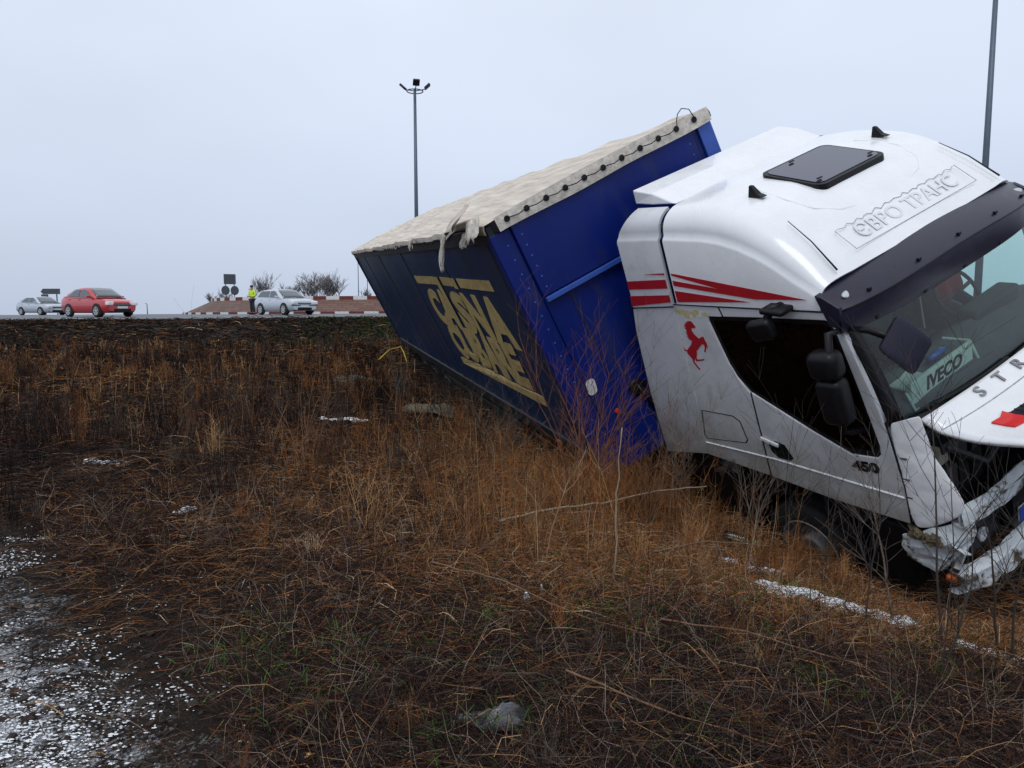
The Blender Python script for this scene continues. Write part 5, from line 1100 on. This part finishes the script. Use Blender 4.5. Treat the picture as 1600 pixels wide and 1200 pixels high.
for i in range(170):
    a = rg.uniform(0, 6.28); e = rg.uniform(-.25, 1.4); d = Vector((math.cos(a)*math.cos(e), math.sin(a)*math.cos(e), math.sin(e))); p0 = top+d*.01; ln = rg.uniform(.05, .11); g.tube([p0, p0+d*ln*.5, p0+d*ln+Vector((0, 0, -.015))], [.0016, .0014, .0008], 3, False)
g.build('seed_head', 'twigdark', hd_, norm=False)
# leaning and fallen stalks
def stalk(name, label, pts, r, m, cat='stalk', cling=True):
    P = []; pts = [Vector((a, b, (h1(a, b) if cling else 0)+c)) for a, b, c in pts]
    for i in range(len(pts)-1):
        for k in range(5): P.append(pts[i].lerp(pts[i+1], k/5)+Vector((random.gauss(0, .004), random.gauss(0, .004), random.gauss(0, .003))))
    P.append(pts[-1]); n = len(P); o = G().tube(P, [r*(1-.55*i/(n-1))+.0012*(i % 5 == 0) for i in range(n)], 6).build(name, m, smooth=True); tag(o, label, cat); return o
stalk('dry_stalk', 'tall pale reed standing straight beside the fallen whitish stick', [(.62, 4.35, -.02), (.63, 4.36, .5), (.66, 4.37, 1.0)], .0065, 'stalk')
stalk('dry_stalk', 'short broken pale reed left of the tall straight one', [(-.30, 4.85, 0), (-.31, 4.86, .40)], .006, 'stalkbrown')
stalk('fallen_stick', 'bare whitish stick lying across the orange grass', [(-.10, 5.35, .10), (.35, 5.65, .17), (.75, 6.0, .22), (1.25, 6.2, .42), (1.7, 6.3, .55)], .011, 'stalk', 'stick')
stalk('fallen_stick', 'thin grey stick lying near the green-capped bottle', [(.95, 4.75, .16), (1.35, 4.95, .24), (1.8, 5.0, .30)], .006, 'stalkbrown', 'stick')
stalk('fallen_stick', 'long orange reed fallen across the dark twigs', [(-.46, 4.12, .14), (-.05, 3.85, .16), (.35, 3.55, .10), (.75, 3.30, .08)], .005, 'stalkbrown', 'stick')
stalk('fallen_stick', 'thin brown stalk lying in the dark foreground scrub', [(.22, 2.95, .12), (.55, 2.65, .10), (.95, 2.45, .06)], .005, 'stalkbrown', 'stick')
stalk('fallen_stick', 'brown stalk fallen toward the long snow streak', [(.75, 3.55, .10), (1.1, 3.35, .12), (1.55, 3.15, .09), (1.9, 3.0, .05)], .005, 'stalkbrown', 'stick')
# litter
def sheet(name, label, c, s, m, seed, cat, nx=14, ny=9, amp=.03, turn=0, lift=.05):
    rg = random.Random(seed); rows = []; ph = [rg.uniform(0, 6) for _ in range(6)]
    for i in range(nx):
        r = []
        for j in range(ny):
            u, v = i/(nx-1)*2-1, j/(ny-1)*2-1; k = 1+.18*math.sin(3*math.atan2(v, u)+ph[0]); m_ = max(abs(u), abs(v)); q = math.hypot(u, v); sc = (m_/q if q > 0 else 1)*k
            U_, V_ = u*sc*s[0], v*sc*s[1]+.5*s[1]*(u*u); x = c[0]+U_*math.cos(turn)-V_*math.sin(turn); y = c[1]+U_*math.sin(turn)+V_*math.cos(turn)
            z = h1(x, y)+lift*(1-.7*q*q)+amp*(math.sin(u*5+ph[1]+2*v)*.5+math.sin(v*7+ph[2]+u*3)*.4+rg.uniform(-.3, .3)); r.append((x, y, max(z, h1(x, y)+.012)))
        rows.append(r)
    o = G().grid(rows).build(name, m, smooth=True, solid=.002); tag(o, label, cat); return o
sheet('plastic_bag', 'crumpled dark grey plastic bag lying in the foreground twigs', (-.05, 2.74), (.155, .055), 'bag', 2, 'bag', 22, 12, .022, .35, .075)
sheet('dead_leaf', 'pale yellow leaf on the dark bare soil', (-.73, 2.50), (.022, .016), 'leaf', 3, 'leaf', 6, 5, .004, .2, .02)
sheet('paper_scrap', 'round white scrap lying among the ditch twigs', (.08, 3.95), (.022, .022), 'snow', 4, 'litter', 6, 6, .004, 0, .075)
sheet('paper_scrap', 'tiny white scrap beside the round one', (.17, 4.08), (.010, .010), 'snow', 5, 'litter', 5, 5, .002, 0, .075)
sheet('concrete_slab', 'muddy olive slab of earth beside the trailer chassis', (-1.28, 12.3), (.5, .42), 'slab', 6, 'slab', 10, 8, .04, .2, .16)
sheet('concrete_slab', 'muddy pale slab half hidden in the bank weeds', (-3.4, 16.2), (.6, .5), 'slab', 7, 'slab', 10, 8, .05, .1, .14)
bo = empty('plastic_bottle', (2.0, 6.3, h1(2.0, 6.3)+.12), (0, rad(8), rad(-25))); tag(bo, 'clear plastic bottle with a green cap beside the front wheel', 'bottle')
G().lathe([(-.14, 0), (-.14, .035), (-.10, .042), (.04, .042), (.09, .03), (.115, .014), (.13, .014)], (0, 0, 0), 'x', 18).build('bottle_body', 'bottle', bo, smooth=True)
G().lathe([(.128, 0), (.128, .019), (.155, .019), (.157, 0)], (0, 0, 0), 'x', 14).build('cap', 'green', bo, smooth=True)
sp = []; 
for a, b_, c_ in [(-3.25, 17.9, .30), (-3.05, 18.3, .50), (-2.80, 18.5, .56), (-2.68, 18.2, .46), (-2.55, 17.8, .28)]: sp.append((a, b_, h1(a, b_)+c_))
o = G().tube(sp, .017, 8).build('yellow_strap', 'strap', smooth=True); tag(o, 'yellow lashing strap hanging over weeds by the trailer tail', 'strap')
